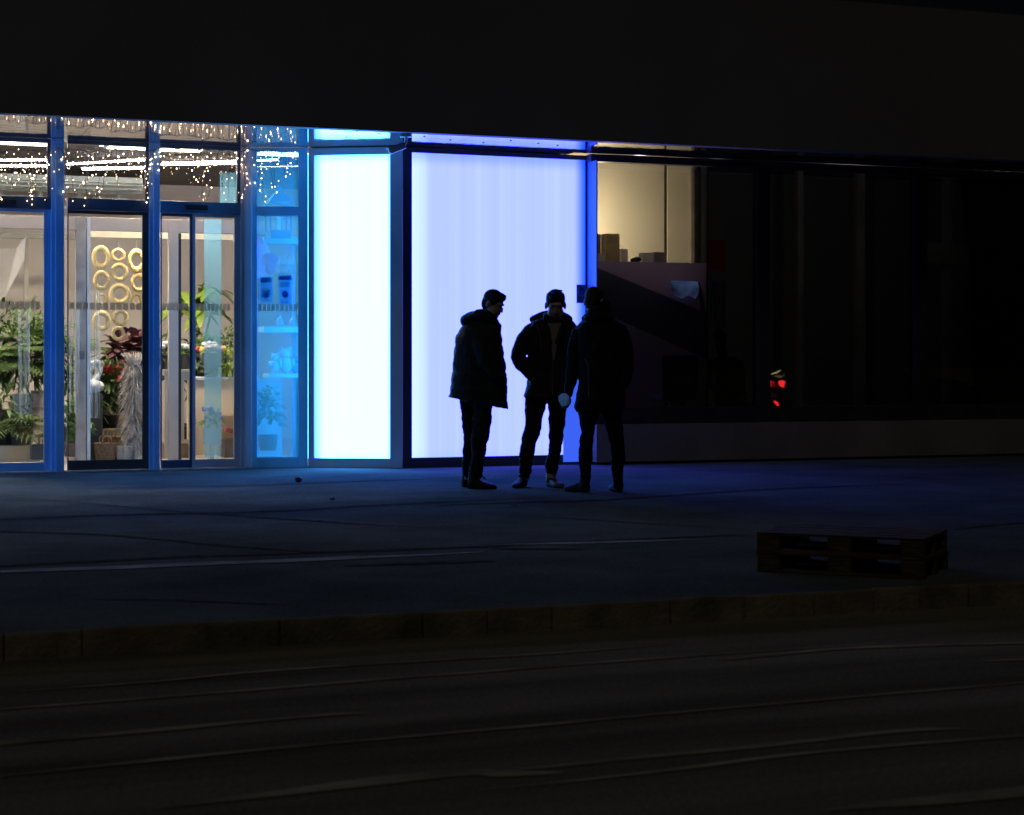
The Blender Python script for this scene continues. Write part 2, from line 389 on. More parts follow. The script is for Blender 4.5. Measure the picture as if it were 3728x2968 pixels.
# sliding doors
def leaf(x0, x1, y, sl=.10, sr=.10, rail=.11, m=ALU, mark=None):
    bm = BM(); box(bm, x0, y, .012, x0+sl, y+.05, zt0-.003, .005); s = part('sliding_door', bm, m)
    bm = BM(); box(bm, x1-sr, y, .012, x1, y+.05, zt0-.003, .005); sub('stile', bm, m, s)
    bm = BM(); box(bm, x0+sl, y+.002, .014, x1-sr, y+.048, rail, .004); sub('bottom_rail', bm, m, s)
    bm = BM(); box(bm, x0+sl, y+.002, zt0-.035, x1-sr, y+.048, zt0-.004, .004); sub('top_rail', bm, m, s)
    bm = BM(); box(bm, x0+sl-.005, y+.02, rail-.005, x1-sr+.005, y+.03, zt0-.03); sub('pane', bm, GLASS, s)
    if mark:
        bm = BM(); p0, p1, n = mark; a0, a1 = X(p0, y), X(p1, y); st = (a1-a0)/n
        for i in range(n): box(bm, a0+i*st, y+.012, 1.695, a0+i*st+st*.78, y+.018, 1.77)
        sub('safety_marking', bm, MARK, s)
    return s
m, nt, out = nodes('frosted_marking')
d_ = nt.nodes.new('ShaderNodeBsdfTranslucent'); d_.inputs[0].default_value = (.72,.70,.68,1)
t_ = nt.nodes.new('ShaderNodeBsdfTransparent'); mm = nt.nodes.new('ShaderNodeMixShader'); mm.inputs[0].default_value = .6
L(nt, t_.outputs[0], mm.inputs[1]); L(nt, d_.outputs[0], mm.inputs[2]); L(nt, mm.outputs[0], out.inputs[0]); MARK = m
leaf(X(-150,YD), X(199,YD), YD-.012, .1, X(199,YD)-X(160,YD), .10, LITALU, (0,148,8))
leaf(X(246,YD), X(545,YD), YD+.0, .012, .075, .115, DARKALU, (253,545,12))
leaf(X(586,YD), X(699,YD), YD+.0, .012, .02, .10, LITALU_DIM, (592,690,6))
leaf(X(699.5,YD), X(890,YD), YD-.002, .035, .11, .10, ALU, (712,842,9))
bm = BM(); box(bm, X(-330,YD), YD-.09, .0, X(888,YD), YD-.03, .012); part('threshold', bm, ALU)
bm = BM(); box(bm, X(-330,YD), YD-.29, .0, X(930,YD), YD-.095, .004)
part('threshold_grating', bm, mat('grating', (.10,.10,.10), .5, .6, .8, 70, 1, 70, stretch=(1,.05,1)))
# small automatic door sensors on the transoms
for (px, Y) in ((15,YD-.031),(715,YD-.031)):
    bm = BM(); p = at(px, 757 if px > 100 else 737, Y)
    box(bm, p.x-.12, Y-.05, p.z-.025, p.x+.12, Y, p.z+.03, .012)
    part('door_sensor', bm, BLACK)
# fixed side pane (slightly canted), then the light boxes
A4 = Vector((X(915,YD-.02), YD-.02)); B4 = Vector((4.62, 18.87))
def side(pt, z): return None
def onl(A, B, t): return A+(B-A)*t
bm = BM(); obox(bm, A4, onl(A4,B4,.10), .07, 0, ZS-.005, -.012, .004); w4 = part('side_window', bm, LITALU_BRIGHT)
bm = BM(); obox(bm, onl(A4,B4,.83), B4, .07, 0, ZS-.005, -.012, .004); sub('jamb', bm, LITALU_BRIGHT, w4)
bm = BM(); obox(bm, onl(A4,B4,.101), onl(A4,B4,.829), .06, zh0, ZS-.006, -.01, .004); sub('head', bm, LITALU_BRIGHT, w4)
bm = BM(); obox(bm, onl(A4,B4,.101), onl(A4,B4,.829), .06, zt0-.005, zt1-.03, -.015, .004); sub('bar', bm, LITALU_BRIGHT, w4)
bm = BM(); obox(bm, onl(A4,B4,.101), onl(A4,B4,.829), .06, .0, .115, -.01, .004); sub('bottom_rail', bm, LITALU_BRIGHT, w4)
VEIL = glass('reflection_veil_glass', (.50,.84,.97), 1.55, .01, .27, (.12,.62,1.0))  # cyan reflection over the pane, put in as a translucent blue layer
bm = BM(); obox(bm, onl(A4,B4,.101), onl(A4,B4,.829), .008, .114, zt0-.006, .015); sub('pane', bm, VEIL, w4)
bm = BM(); obox(bm, onl(A4,B4,.101), onl(A4,B4,.829), .008, zt1-.031, zh0, .015); sub('pane', bm, VEIL, w4)
bm = BM()
for i in range(9):
    t0 = .12+i*.078; obox(bm, onl(A4,B4,t0), onl(A4,B4,t0+.062), .003, 1.695, 1.77, .008)
sub('safety_marking', bm, MARK, w4)

# ---- light boxes
def panelmat(name, mid, edge_l, edge_r, top, wl, wr, wt, amp):
    """backlit acrylic: emission across the sheet follows its LED strips (generated 0..1 coordinates)"""
    m, nt, out = nodes(name); e = nt.nodes.new('ShaderNodeEmission'); tc = nt.nodes.new('ShaderNodeTexCoord'); s = nt.nodes.new('ShaderNodeSeparateXYZ')
    uv = nt.nodes.new('ShaderNodeUVMap'); L(nt, uv.outputs[0], s.inputs[0])
    def ramp(o, stops):
        r = nt.nodes.new('ShaderNodeValToRGB'); r.color_ramp.interpolation = 'EASE'
        r.color_ramp.elements[0].position = stops[0][0]; r.color_ramp.elements[0].color = (*stops[0][1],1)
        r.color_ramp.elements[1].position = stops[-1][0]; r.color_ramp.elements[1].color = (*stops[-1][1],1)
        for p, c in stops[1:-1]:
            q = r.color_ramp.elements.new(p); q.color = (*c,1)
        L(nt, o, r.inputs[0]); return r
    k = max(max(mid), max(edge_l), max(edge_r))
    S = lambda c: tuple(x/k for x in c)
    r1 = ramp(s.outputs['X'], [(0,S(edge_l)),(wl,S(mid)),(1-wr,S(mid)),(1,S(edge_r))])
    r2 = ramp(s.outputs['Y'], [(0,(.9,.95,1)),(.03,(1,1,1)),(1-wt,(1,1,1)),(1,top)])
    mx = nt.nodes.new('ShaderNodeMix'); mx.data_type = 'RGBA'; mx.blend_type = 'MULTIPLY'; mx.inputs[0].default_value = 1
    L(nt, r1.outputs[0], mx.inputs[6]); L(nt, r2.outputs[0], mx.inputs[7])
    mp = nt.nodes.new('ShaderNodeMapping'); mp.inputs['Scale'].default_value = (14,.12,1); L(nt, uv.outputs[0], mp.inputs[0])
    nz = nt.nodes.new('ShaderNodeTexNoise'); nz.inputs['Scale'].default_value = 1.6; nz.inputs['Detail'].default_value = 2; L(nt, mp.outputs[0], nz.inputs[0])
    mr = nt.nodes.new('ShaderNodeMapRange'); mr.inputs[1].default_value = .3; mr.inputs[2].default_value = .7; mr.inputs[3].default_value = 1-amp; mr.inputs[4].default_value = 1+amp; L(nt, nz.outputs[0], mr.inputs[0])
    m2 = nt.nodes.new('ShaderNodeMix'); m2.data_type = 'RGBA'; m2.blend_type = 'MULTIPLY'; m2.inputs[0].default_value = 1
    L(nt, mx.outputs[2], m2.inputs[6]); L(nt, mr.outputs[0], m2.inputs[7]); L(nt, m2.outputs[2], e.inputs[0]); e.inputs[1].default_value = k
    # glossy acrylic front
    g = nt.nodes.new('ShaderNodeBsdfGlossy'); g.inputs['Roughness'].default_value = .08; g.inputs[0].default_value = (.04,.04,.04,1)
    a = nt.nodes.new('ShaderNodeAddShader'); L(nt, e.outputs[0], a.inputs[0]); L(nt, g.outputs[0], a.inputs[1]); L(nt, a.outputs[0], out.inputs[0])
    return m
def lit_quad(A, B, off, z0, z1):
    bm = BM(); A, B = Vector(A), Vector(B); d = (B-A).normalized(); n = Vector((-d.y,d.x))
    uvl = bm.loops.layers.uv.new('UVMap')
    q = [(A+n*off, z0, 0, 0), (B+n*off, z0, 1, 0), (B+n*off, z1, 1, 1), (A+n*off, z1, 0, 1)]
    vs = [bm.verts.new((p.x,p.y,z)) for p, z, _, _ in q]; f = bm.faces.new(vs)
    for l, (_,_,u,w) in zip(f.loops, q): l[uvl].uv = (u,w)
    return bm
def light_box(A, B, fl, fr, fb, ft, pm, label, fm=ALU, frm=None, back=True):
    A, B = Vector(A), Vector(B); t = thing('light_box', label, 'light box', ((A+B)/2).to_3d(), 0, 'glowing blue light boxes in the shop front')
    def kid(name, bm, m):
        o = obj(name, bm, m); o.parent = t
        for vv in o.data.vertices: vv.co -= t.location
        return o
    u = (B-A).normalized(); a, b = A+u*fl, B-u*fr
    bm = BM(); obox(bm, A, a, .16, .001, ZS-.007, -.01, .004); kid('stile', bm, fm)
    bm = BM(); obox(bm, b, B, .16, .001, ZS-.007, -.01, .004); kid('stile', bm, frm or fm)
    bm = BM(); obox(bm, a+u*.001, b-u*.001, .16, ft, ZS-.008, -.008, .004); kid('head_rail', bm, fm)
    bm = BM(); obox(bm, a+u*.001, b-u*.001, .16, .001, fb, -.008, .004); kid('bottom_rail', bm, fm)
    bm = lit_quad(a, b, .012, fb, ft); kid('lit_panel', bm, pm)
    bm = BM(); obox(bm, A, B, .03, .001, ZS-.009, .165); kid('housing', bm, DARKALU)
    return t, kid
_k = at(1465,HY,18.37); A1, B1 = Vector((4.625,18.866)), Vector((_k.x,_k.y))
def lerpz(px, py, pt): 
    dep = pt.x*SY+pt.y*CY
    return HC+(HY-py)*dep/FPX
PM1 = panelmat('lit_panel_white', (.94,5.2,15.), (.28,1.0,8), (.45,2.4,10), (.6,.85,1), .13, .05, .03, .03)
PM2 = panelmat('lit_panel_lavender', (.50,.63,6.6), (.74,1.0,7.6), (.03,.17,4.4), (.6,.7,.96), .13, .075, .05, .06)
lb1, k1 = light_box(A1, B1, .065, .135, .105, lerpz(1280,564,(A1+B1)/2), PM1, 'narrow glowing white and cyan light box in the angled wall beside the doors')
A2, B2 = Vector((_k.x+.004,YP-.06)), Vector((X(2142,YP), YP-.02))
lb2, k2 = light_box(A2, B2, .115, .045, .11, lerpz(1800,574,(A2+B2)/2)+.015, PM2, 'wide glowing lavender light box behind the three men', DARKALU)
# unseen glowing face added behind the angled light box to light the fixed pane
u1 = (B1-A1).normalized(); n1_ = Vector((-u1.y,u1.x))
a_ = A1+n1_*.02; b_ = A1+n1_*.45
bm = lit_quad(b_-u1*.012, a_-u1*.012, 0, .1, 3.4); k1('pane_fill', bm, panelmat('pane_fill_glow', (.4,4.2,11),(.4,4.2,11),(.4,4.2,11),(1,1,1),.1,.1,.05,.03))
bm = lit_quad((X(2050,YP-.05),YP-.055),(X(2136,YP-.05),YP-.05), 0, .03, 1.02); PMS = panelmat('lit_panel_blue', (.045,.125,.92),(.05,.14,.92),(.04,.11,.9),(1,1,1),.1,.1,.05,.03); k2('lower_panel', bm, PMS)
# matching box at the far left end of the entrance
PM0 = panelmat('lit_panel_deep', (.3,2.0,5.8),(.25,1.9,5.6),(.2,1.8,5.4),(.6,.9,1),.2,.1,.05,.03)
light_box((-2.05,17.35), (-1.75,18.95), .1, .07, .105, 3.28, PM0, 'glowing blue light box at the far left end of the entrance')

# small sign on the big panel: prohibition ring over a square pictogram
SIGNB = mat('sign_plate', (.10,.16,.30), .5, 0, .05, 5); SIGND = mat('sign_dark', (.03,.05,.12), .5, 0, .05, 5)
p0, p1 = at(2098,1104,YP-.03), at(2131,1037,YP-.03)
t = thing('prohibition_sign', 'small plate with a crossed circle and a square pictogram on the big light panel', 'sign', (p0.x,YP-.04,p0.z))
w_, h_ = p1.x-p0.x, p1.z-p0.z
bm = BM(); box(bm, 0,-.004,0, w_,.006,h_, .003); obj('plate', bm, SIGNB, t)
bm = BM(); torus(bm, (w_/2,-.006,h_*.68), w_*.30, .009, 28, 6, sz=1.12)
tube(bm, [(w_/2-w_*.2,-.006,h_*.68-w_*.24),(w_/2+w_*.2,-.006,h_*.68+w_*.24)], .007, 6); obj('crossed_ring', bm, SIGND, t)
bm = BM(); box(bm, w_*.14,-.007,h_*.06, w_*.86,-.0045,h_*.37); obj('pictogram', bm, SIGND, t)

# security camera under the soffit
q = ray(1478, 482); tt = (ZS-HC)/q.z; cp = Vector((q.x*tt, q.y*tt, ZS))
t = thing('security_camera', 'box shaped security camera hanging from the canopy above the corner', 'security camera', cp, -R(YAW))
CAMM = mat('camera_shell', (.62,.64,.68), .4, 0, .05, 5)
s_ = 1/370.
bm = BM(); box(bm, -22*s_, -.05, -18*s_, 22*s_, .05, 0, .005); obj('mounting_plate', bm, CAMM, t)
bm = BM(); tube(bm, spline([(0,0,-15*s_),(-2*s_,0,-40*s_),(-15*s_,-.01,-55*s_)],4), .018, 8); obj('bracket', bm, CAMM, t)
bm = BM(); box(bm, -.085,-.035,-.03,.085,.035,.03,.006); box(bm, -.10,-.04,.031,.085,.04,.036)
M = Matrix.Translation((-32*s_,-.02,-62*s_)) @ Euler((0,R(-22),R(10))).to_matrix().to_4x4(); bmesh.ops.transform(bm, matrix=M, verts=bm.verts[:]); cb = obj('housing', bm, CAMM, t)
bm = BM(); lathe(bm, [(.022,-.006),(.022,.0)], (0,0,0), 16); bmesh.ops.transform(bm, matrix=M @ Matrix.Translation((-.086,0,0)) @ Euler((0,R(90),0)).to_matrix().to_4x4(), verts=bm.verts[:]); obj('lens', bm, BLACK, cb)

# ---- right-hand part: plinth, ledge, windows
PLI = mat('plinth_stone', (.20,.19,.185), .75, 0, .2, 1.5, .3, 40)
xe = X(2045, YP)
bm = BM()
zc0, zc1 = .03, .45
xe = X(2140,YP); prof = [(xe, YP-.03), (X(2172,YW-.10), YW-.10), (XR, YW-.10), (XR, YW+.1), (xe, YW+.3)]
lo = [bm.verts.new((x,y,zc0)) for x, y in prof]; hi = [bm.verts.new((x,y,zc1)) for x, y in prof]
n = len(prof)
for i in range(n): bm.faces.new((lo[i], lo[(i+1)%n], hi[(i+1)%n], hi[i]))
bm.faces.new(hi); bm.faces.new(lo[::-1]); part('plinth', bm, PLI)
bm = BM(); box(bm, xe+.1, YW-.02, .0, XR, YW+.1, .029); part('plinth_base', bm, BLACK)
xw0 = X(2150,YW-.02)
bm = BM(); box(bm, xw0+.0, YW-.05, .451, XR, YW+.12, .63, .006); part('window_ledge', bm, mat('ledge_dark',(.035,.036,.04),.7,spec=.1))
bm = BM(); box(bm, xw0, YW-.035, 3.385, XR, YW+.1, ZS-.004, .005); part('window_head', bm, DARKALU)
NAVY = mat('navy_mullion', (.035,.038,.05), .5, .2, .1, 3)
def window(a, b, mull, mm_):
    xa, xb = X(a,YW), X(b,YW)
    bm = BM(); box(bm, xa, YW+.02, .632, xb, YW+.032, 3.384); w = part('window', bm, WGLASS)
    bm = BM(); box(bm, xb+.002, YW-.03, .632, X(mull,YW), YW+.09, 3.384, .006); sub('mullion', bm, mm_, w)
bm = BM(); box(bm, X(2143,YP-.03), YW-.14, .632, X(2171,YW-.14), YP+.1, 3.384, .004); part('window_jamb', bm, mat('jamb_metal',(.10,.36,.45),.45,.1,.06,3))
window(2171, 2752, 2800, NAVY); window(2801, 3325, 3372, NAVY); window(3373, 4300, 4345, NAVY)
# the dim room behind
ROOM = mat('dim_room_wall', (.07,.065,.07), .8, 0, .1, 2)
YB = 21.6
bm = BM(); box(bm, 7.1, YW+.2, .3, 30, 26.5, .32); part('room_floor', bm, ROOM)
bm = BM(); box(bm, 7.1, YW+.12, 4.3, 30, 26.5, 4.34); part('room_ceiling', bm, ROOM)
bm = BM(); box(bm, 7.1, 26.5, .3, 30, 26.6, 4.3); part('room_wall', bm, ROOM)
BEIGE = mat('beige_wall', (.60,.52,.38), .85, 0, .05, 1.5)
x0, x1, x2, x3 = X(2120,YB), X(2418,YB), X(2431,YB), X(2512,YB)
bm = BM(); box(bm, x0-.5, YB, .32, x1, YB+.1, 4.29); box(bm, x2, YB, .32, x3, YB+.1, 4.29); part('beige_wall', bm, BEIGE)
bm = BM(); box(bm, x1, YB+.02, .32, x2, YB+.1, 4.29); part('wall_joint', bm, mat('joint_brown', (.16,.13,.10), .7))
bm = BM(); box(bm, x3, YB-.04, .32, X(2528,YB-.04), YB+.1, 4.29); box(bm, X(2529,YB-.01), YB+.0, .32, X(2540,YB), YB+.1, 4.29); part('wall_pillar', bm, mat('pillar_taupe', (.22,.19,.15), .8))
bm = BM(); obox(bm, (X(2577,18.42),18.42), (X(2552,YB+.1),YB+.1), .02, .32, 4.29, -.01); part('added_lamp_baffle', bm, mat('added_baffle_black',(.008,.008,.009),.9,spec=0.))  # baffle added to keep the lamp off the dark room, edge-on to the view
DIMP = mat('dim_panel', (.11,.107,.105), .8, 0, .3, 2)
bm = BM(); box(bm, X(3380,25.), 25., Z(3400,960,25.), X(3900,25.), 25.06, Z(3400,885,25.)); part('bulkhead', bm, DIMP)
for a_, b_ in ((3440,3466),(3560,3580),(3690,3705),(2905,2925),(3120,3150)):
    bm = BM(); box(bm, X(a_,25.1), 25.1, .33, X(b_,25.1), 25.2, 4.29); part('room_post', bm, DIMP)
# display board behind the first window with a dark diagonal band
YBD = 18.75
m, nt, out = nodes('display_board_print')
b = nt.nodes.new('ShaderNodeBsdfPrincipled'); b.inputs['Roughness'].default_value = .6
tc = nt.nodes.new('ShaderNodeTexCoord'); s = nt.nodes.new('ShaderNodeSeparateXYZ'); L(nt, tc.outputs['Object'], s.inputs[0])
def lin(kx, kz, c):
    a = nt.nodes.new('ShaderNodeMath'); a.operation = 'MULTIPLY_ADD'; a.inputs[1].default_value = kx; a.inputs[2].default_value = c; L(nt, s.outputs['X'], a.inputs[0])
    d = nt.nodes.new('ShaderNodeMath'); d.operation = 'MULTIPLY_ADD'; d.inputs[1].default_value = kz; L(nt, s.outputs['Z'], d.inputs[0]); L(nt, a.outputs[0], d.inputs[2])
    g = nt.nodes.new('ShaderNodeMath'); g.operation = 'GREATER_THAN'; g.inputs[1].default_value = 0; L(nt, d.outputs[0], g.inputs[0]); return g
P = [at(*p, YBD) for p in ((2172,975),(2440,1085),(2172,1130),(2540,1292))]
def above(p, q):
    sl = (q.z-p.z)/(q.x-p.x); return lin(-sl, 1, sl*p.x-p.z)
u = above(P[0], P[1]); w = above(P[2], P[3])
ma = nt.nodes.new('ShaderNodeMix'); ma.data_type = 'RGBA'; ma.inputs[6].default_value = (.36,.29,.33,1); ma.inputs[7].default_value = (.05,.05,.10,1); L(nt, w.outputs[0], ma.inputs[0])
mb = nt.nodes.new('ShaderNodeMix'); mb.data_type = 'RGBA'; L(nt, ma.outputs[2], mb.inputs[6]); mb.inputs[7].default_value = (.46,.30,.46,1); L(nt, u.outputs[0], mb.inputs[0])
L(nt, mb.outputs[2], b.inputs['Base Color']); L(nt, b.outputs[0], out.inputs[0]); BOARD = m
pa, pb = at(2165,950,YBD), at(2572,968,YBD)
bm = BM(); box(bm, pa.x, YBD, .45, pb.x, YBD+.35, pa.z, .004)
o = obj('display_board', bm, BOARD); tag(o, 'mauve board with a dark diagonal band behind the first dark window', 'display board')
# boxes on top of the board
ztop = pa.z
def carton(px0, px1, py, m, lab, Y=YBD+.06, dpt=.12):
    a, c = at(px0, 960, Y), at(px1, py, Y); h = c.z-ztop
    t = thing('carton', lab, 'box', ((a.x+c.x)/2, Y, ztop+.0005), 0, 'boxes on top of the mauve board')
    w = (c.x-a.x)/2
    bm = BM(); box(bm, -w, 0, 0, w, dpt, h, .004); obj('carton_body', bm, m, t)
    bm = BM(); box(bm, -w+.003, dpt*.46, h+.0005, w-.003, dpt*.54, h+.002); obj('tape', bm, PAPER, t)
GREYB = mat('grey_card', (.22,.20,.18), .8); TANB = mat('tan_card', (.52,.36,.15), .8); PALEB = mat('pale_card', (.62,.56,.44), .8)
carton(2174,2188,853,GREYB,'dark grey box at the window jamb on the mauve board', YBD+.16)
carton(2176,2206,923,PALEB,'small pale box in front of the dark grey one', YBD+.02)
carton(2208,2256,852,TANB,'tall tan cardboard box standing upright on the mauve board', YBD+.03, .16)
carton(2262,2286,907,PALEB,'pale box right beside the tall tan box', YBD+.14)
carton(2340,2386,921,PALEB,'pale grey low box in the middle of the mauve board', YBD+.1)
carton(2388,2424,919,GREYB,'grey low box against the brown wall joint', YBD+.04)
bm = BM(); 
for k in range(6): ell(bm, (random.uniform(-.06,.06),random.uniform(-.02,.02),random.uniform(.02,.05)), (.045,.03,.03), sub=2)
o = obj('cloth_bundle', bm, BLACK, smooth=True); c_ = at(2310,950,YBD+.1); o.location = (c_.x, c_.y, ztop-.002); tag(o, 'dark crumpled bundle between the boxes on the mauve board', 'bundle')
# red box sign, sheet and curtain standing in for reflections, office chair deeper in the dark room
def flatbox(name, px0, py0, px1, py1, Y, th, m, lab, cat):
    a, c = at(px0,py1,Y), at(px1,py0,Y); bm = BM(); box(bm, a.x, Y, a.z, c.x, Y+th, c.z, .004)
    return tag(obj(name, bm, m), lab, cat)
flatbox('wall_banner', 2574, 876, 2642, 985, 20.6, .03, emit('red_glow', (.0065,.0005,.0006), 1), 'dim red lit sign hanging in the dark room', 'sign')
# window reflection built as a glowing sheet with a curling dark edge
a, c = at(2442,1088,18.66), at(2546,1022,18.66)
t = thing('reflection_sheet', 'dim bluish window reflection built as a glowing sheet with a curled dark edge in front of the mauve board', 'reflection', ((a.x+c.x)/2, 18.66, a.z))
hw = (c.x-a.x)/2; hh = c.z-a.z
m, nt, out = nodes('reflection_glow'); e = nt.nodes.new('ShaderNodeEmission'); nz = nt.nodes.new('ShaderNodeTexNoise'); nz.inputs['Scale'].default_value = 3.2
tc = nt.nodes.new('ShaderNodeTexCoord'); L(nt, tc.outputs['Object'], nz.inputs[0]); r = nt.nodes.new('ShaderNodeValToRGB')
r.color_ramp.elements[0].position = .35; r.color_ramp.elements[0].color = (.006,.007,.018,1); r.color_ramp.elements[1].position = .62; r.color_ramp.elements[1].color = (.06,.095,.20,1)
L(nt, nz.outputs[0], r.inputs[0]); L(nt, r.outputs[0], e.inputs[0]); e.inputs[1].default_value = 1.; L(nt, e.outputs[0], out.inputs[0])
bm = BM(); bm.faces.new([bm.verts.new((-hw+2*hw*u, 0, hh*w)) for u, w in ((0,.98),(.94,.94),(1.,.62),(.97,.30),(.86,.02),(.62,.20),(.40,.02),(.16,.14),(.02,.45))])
bmesh.ops.solidify(bm, geom=bm.faces[:], thickness=.01); obj('reflection_face', bm, m, t)
bm = BM(); tube(bm, spline([(hw*.9,.03,hh*.9),(hw*1.15,.03,hh*.3),(hw*1.35,.03,-hh*.7),(hw*1.38,.03,-hh*2.2)],5), .028, 8); obj('reflection_edge', bm, BLACK, t)
REFLCURT = mat('reflection_curtain_cloth', (.5,.56,.6), .8, 0, .25, 30, stretch=(1,1,.05), trans=.4)  # pleated strip built in place of a reflection in the glass
bm = BM(); a, c = at(2580,1195,19.75), at(2644,1022,19.75); NN = 48; prev = None
for i in range(NN+1):
    x = a.x+(c.x-a.x)*i/NN; y = 19.75+.025*math.sin(i*1.1)+.01*math.sin(i*2.7)
    cur = (bm.verts.new((x,y,a.z+.02*math.sin(i*.3))), bm.verts.new((x,y,c.z)))
    if prev: bm.faces.new((prev[0],cur[0],cur[1],prev[1]))
    prev = cur
bmesh.ops.solidify(bm, geom=bm.faces[:], thickness=.004)
tag(obj('reflection_curtain', bm, REFLCURT, smooth=True), 'pale narrow pleated curtain standing in for a reflection in the dark window', 'reflection_curtain')

# ================================================================ SHOP INTERIOR
YL = 20.6
bm = BM(); z0, z1 = Z(300,838,YL), Z(300,790,YL); box(bm, -5.9, YL, z0, 6.9, YL+.08, z1, .004); part('lobby_beam', bm, GREYBEIGE)
bm = BM(); z0 = Z(420,866,YL+.3); box(bm, X(331,YL+.3), YL+.3, z0-.0, X(900,YL+.3), YL+.36, Z(420,832,YL+.3), .004); part('lobby_header', bm, CREAM)
for (a, b, m_) in ((276,313,mat('post_grey',(.42,.36,.31),.6)),(316,329,WHITE),(615,649,GREYBEIGE),(-60,-20,GREYBEIGE)):
    bm = BM(); box(bm, X(a,YL), YL-.01, .0125, X(b,YL), YL+.09, z1, .004); part('lobby_post', bm, m_)
bm = BM(); box(bm, X(650,YL), YL+.0, .0125, X(660,YL), YL+.07, Z(600,848,YL), .003); part('lobby_post', bm, BLACK)
bm = BM(); box(bm, X(304,YL), YL+.0, .0125, X(309,YL), YL+.07, Z(300,848,YL), .002); part('lobby_post', bm, BLACK)
bm = BM(); a, c = at(284,1309,YL-.02), at(308,1278,YL-.02); box(bm, a.x, YL-.05, a.z, c.x, YL-.011, c.z, .004); box(bm, a.x+.02, YL-.056, a.z+.03, a.x+.045, YL-.05, c.z-.02)
o = obj('wall_intercom', bm, mat('intercom_grey', (.15,.15,.15), .5)); tag(o, 'small dark control box on the grey lobby post', 'control box')
# dark lobby ceiling parts seen in the transom windows
bm = BM(); box(bm, -5, 19.4, 3.62, 6.5, 20.55, 3.66); part('lobby_ceiling', bm, CEIL)
# ---- ceiling lights (visible fluorescent tubes)
TUBE = emit('fluorescent', (1.0,.90,.74), 70.)
COOL = emit('fluorescent_cool', (.98,.96,.94), 50.)
FILL = emit('ceiling_fill', (1.0,.88,.70), 150.); FILL2 = emit('lobby_fill', (1.0,.84,.62), 14.)
def lamp(p0, p1, m, lab, r=.009):
    p0, p1 = Vector(p0), Vector(p1); c = (p0+p1)/2; t = thing('ceiling_light', lab, 'ceiling light', c, math.atan2((p1-p0).y, (p1-p0).x), 'fluorescent tubes in the flower shop')
    h = (p1-p0).length/2
    bm = BM(); tube(bm, [(-h,0,0),(h,0,0)], r, 8); obj('tube', bm, m, t)
    bm = BM(); box(bm, -h-.03,-.02,r+.002, h+.03,.02,r+.018); obj('batten', bm, CEIL, t)
def at2(px, py, Y): return at(px, py, Y)
lamp(at(-330,606,21.6), at(176,563,20.9), COOL, 'upper bright tube light in the leftmost transom window')
lamp(at(-330,612,22.6), at(185,597,22.0), COOL, 'lower bright tube light in the leftmost transom window')
lamp(at(243,597,22.0), at(528,583,21.2), COOL, 'long tube light across the second transom window')
lamp(at(300,620,23.0), at(522,606,22.6), WHITE if False else COOL, 'shorter lower tube light in the second transom window', .014)
lamp(at(589,606,23.0), at(882,589,22.5), TUBE, 'bright tube light high in the third transom window')
lamp(at(589,598,22.3), at(882,583,21.7), TUBE, 'topmost tube light in the third transom window')
lamp(at(595,617,24.0), at(884,601,23.2), TUBE, 'middle tube light in the third transom window')
lamp(at(655,632,24.8), at(884,620,24.2), TUBE, 'lowest tube light in the third transom window')
lamp(at(930,584,21.4), at(1010,583,21.2), TUBE, 'short tube light in the narrow side window')
lamp(at(930,607,23.2), at(1090,602,22.9), TUBE, 'long tube light low in the narrow side window')
for i_, (x_, y_, lab) in enumerate(((0.,20.25,'added unseen fill panel over the left door lobby'),(1.6,20.25,'added unseen fill panel over the second door lobby'),(3.2,20.25,'added unseen fill panel over the third door lobby'),(4.9,20.3,'added unseen fill panel over the side window'),(.2,20.85,'added unseen fill panel over the palms'),(3.2,20.85,'added unseen fill panel over the counter'))):  # unseen panels added to brighten the shop, hidden above the transoms
    t = thing('ceiling_light', lab, 'ceiling light', (x_,y_,3.56 if y_ < 20.5 else 3.66), 0, 'added unseen fill panels in the flower shop')  # added unseen fill panel, shares the name of the real tube lights
    bm = BM(); box(bm, -.55,-.22,0,.55,.22,.05,.004); obj('housing', bm, WHITE, t)
    bm = BM(); box(bm, -.52,-.19,-.006,.52,.19,-.001); obj('diffuser', bm, FILL if y_ > 20.5 else FILL2, t)
# ---- plants
def leafq(bm, p, d, L_, w, droop=.3, seg=3, up=Vector((0,0,1))):
    d = d.normalized(); s = d.cross(up)
    if s.length < .05: s = Vector((1,0,0))
    s.normalize(); prev = None
    for i in range(seg+1):
        t = i/seg; q = p+d*L_*t+Vector((0,0,-droop*L_*t*t)); h = w*math.sin(math.pi*min(.97,.12+.85*t))*.5
        cur = (bm.verts.new(q-s*h), bm.verts.new(q+s*h))
        if prev: bm.faces.new((prev[0],prev[1],cur[1],cur[0]))
        prev = cur
def rdir(z0=-.3, z1=1.):
    a = random.uniform(0,2*math.pi); z = random.uniform(z0,z1); r = math.sqrt(max(0,1-z*z)); return Vector((r*math.cos(a), r*math.sin(a), z))
def bush(bm, c, r, n, L_, w, droop=.4, z0=-.4):
    for _ in range(n):
        d = rdir(z0,1); k = random.uniform(.25,1)**.6
        p = Vector(c)+Vector((d.x*r[0]*k, d.y*r[1]*k, d.z*r[2]*k))
        leafq(bm, p, (d+rdir(-1,1)*.7), L_*random.uniform(.6,1.2), w*random.uniform(.7,1.2), droop)
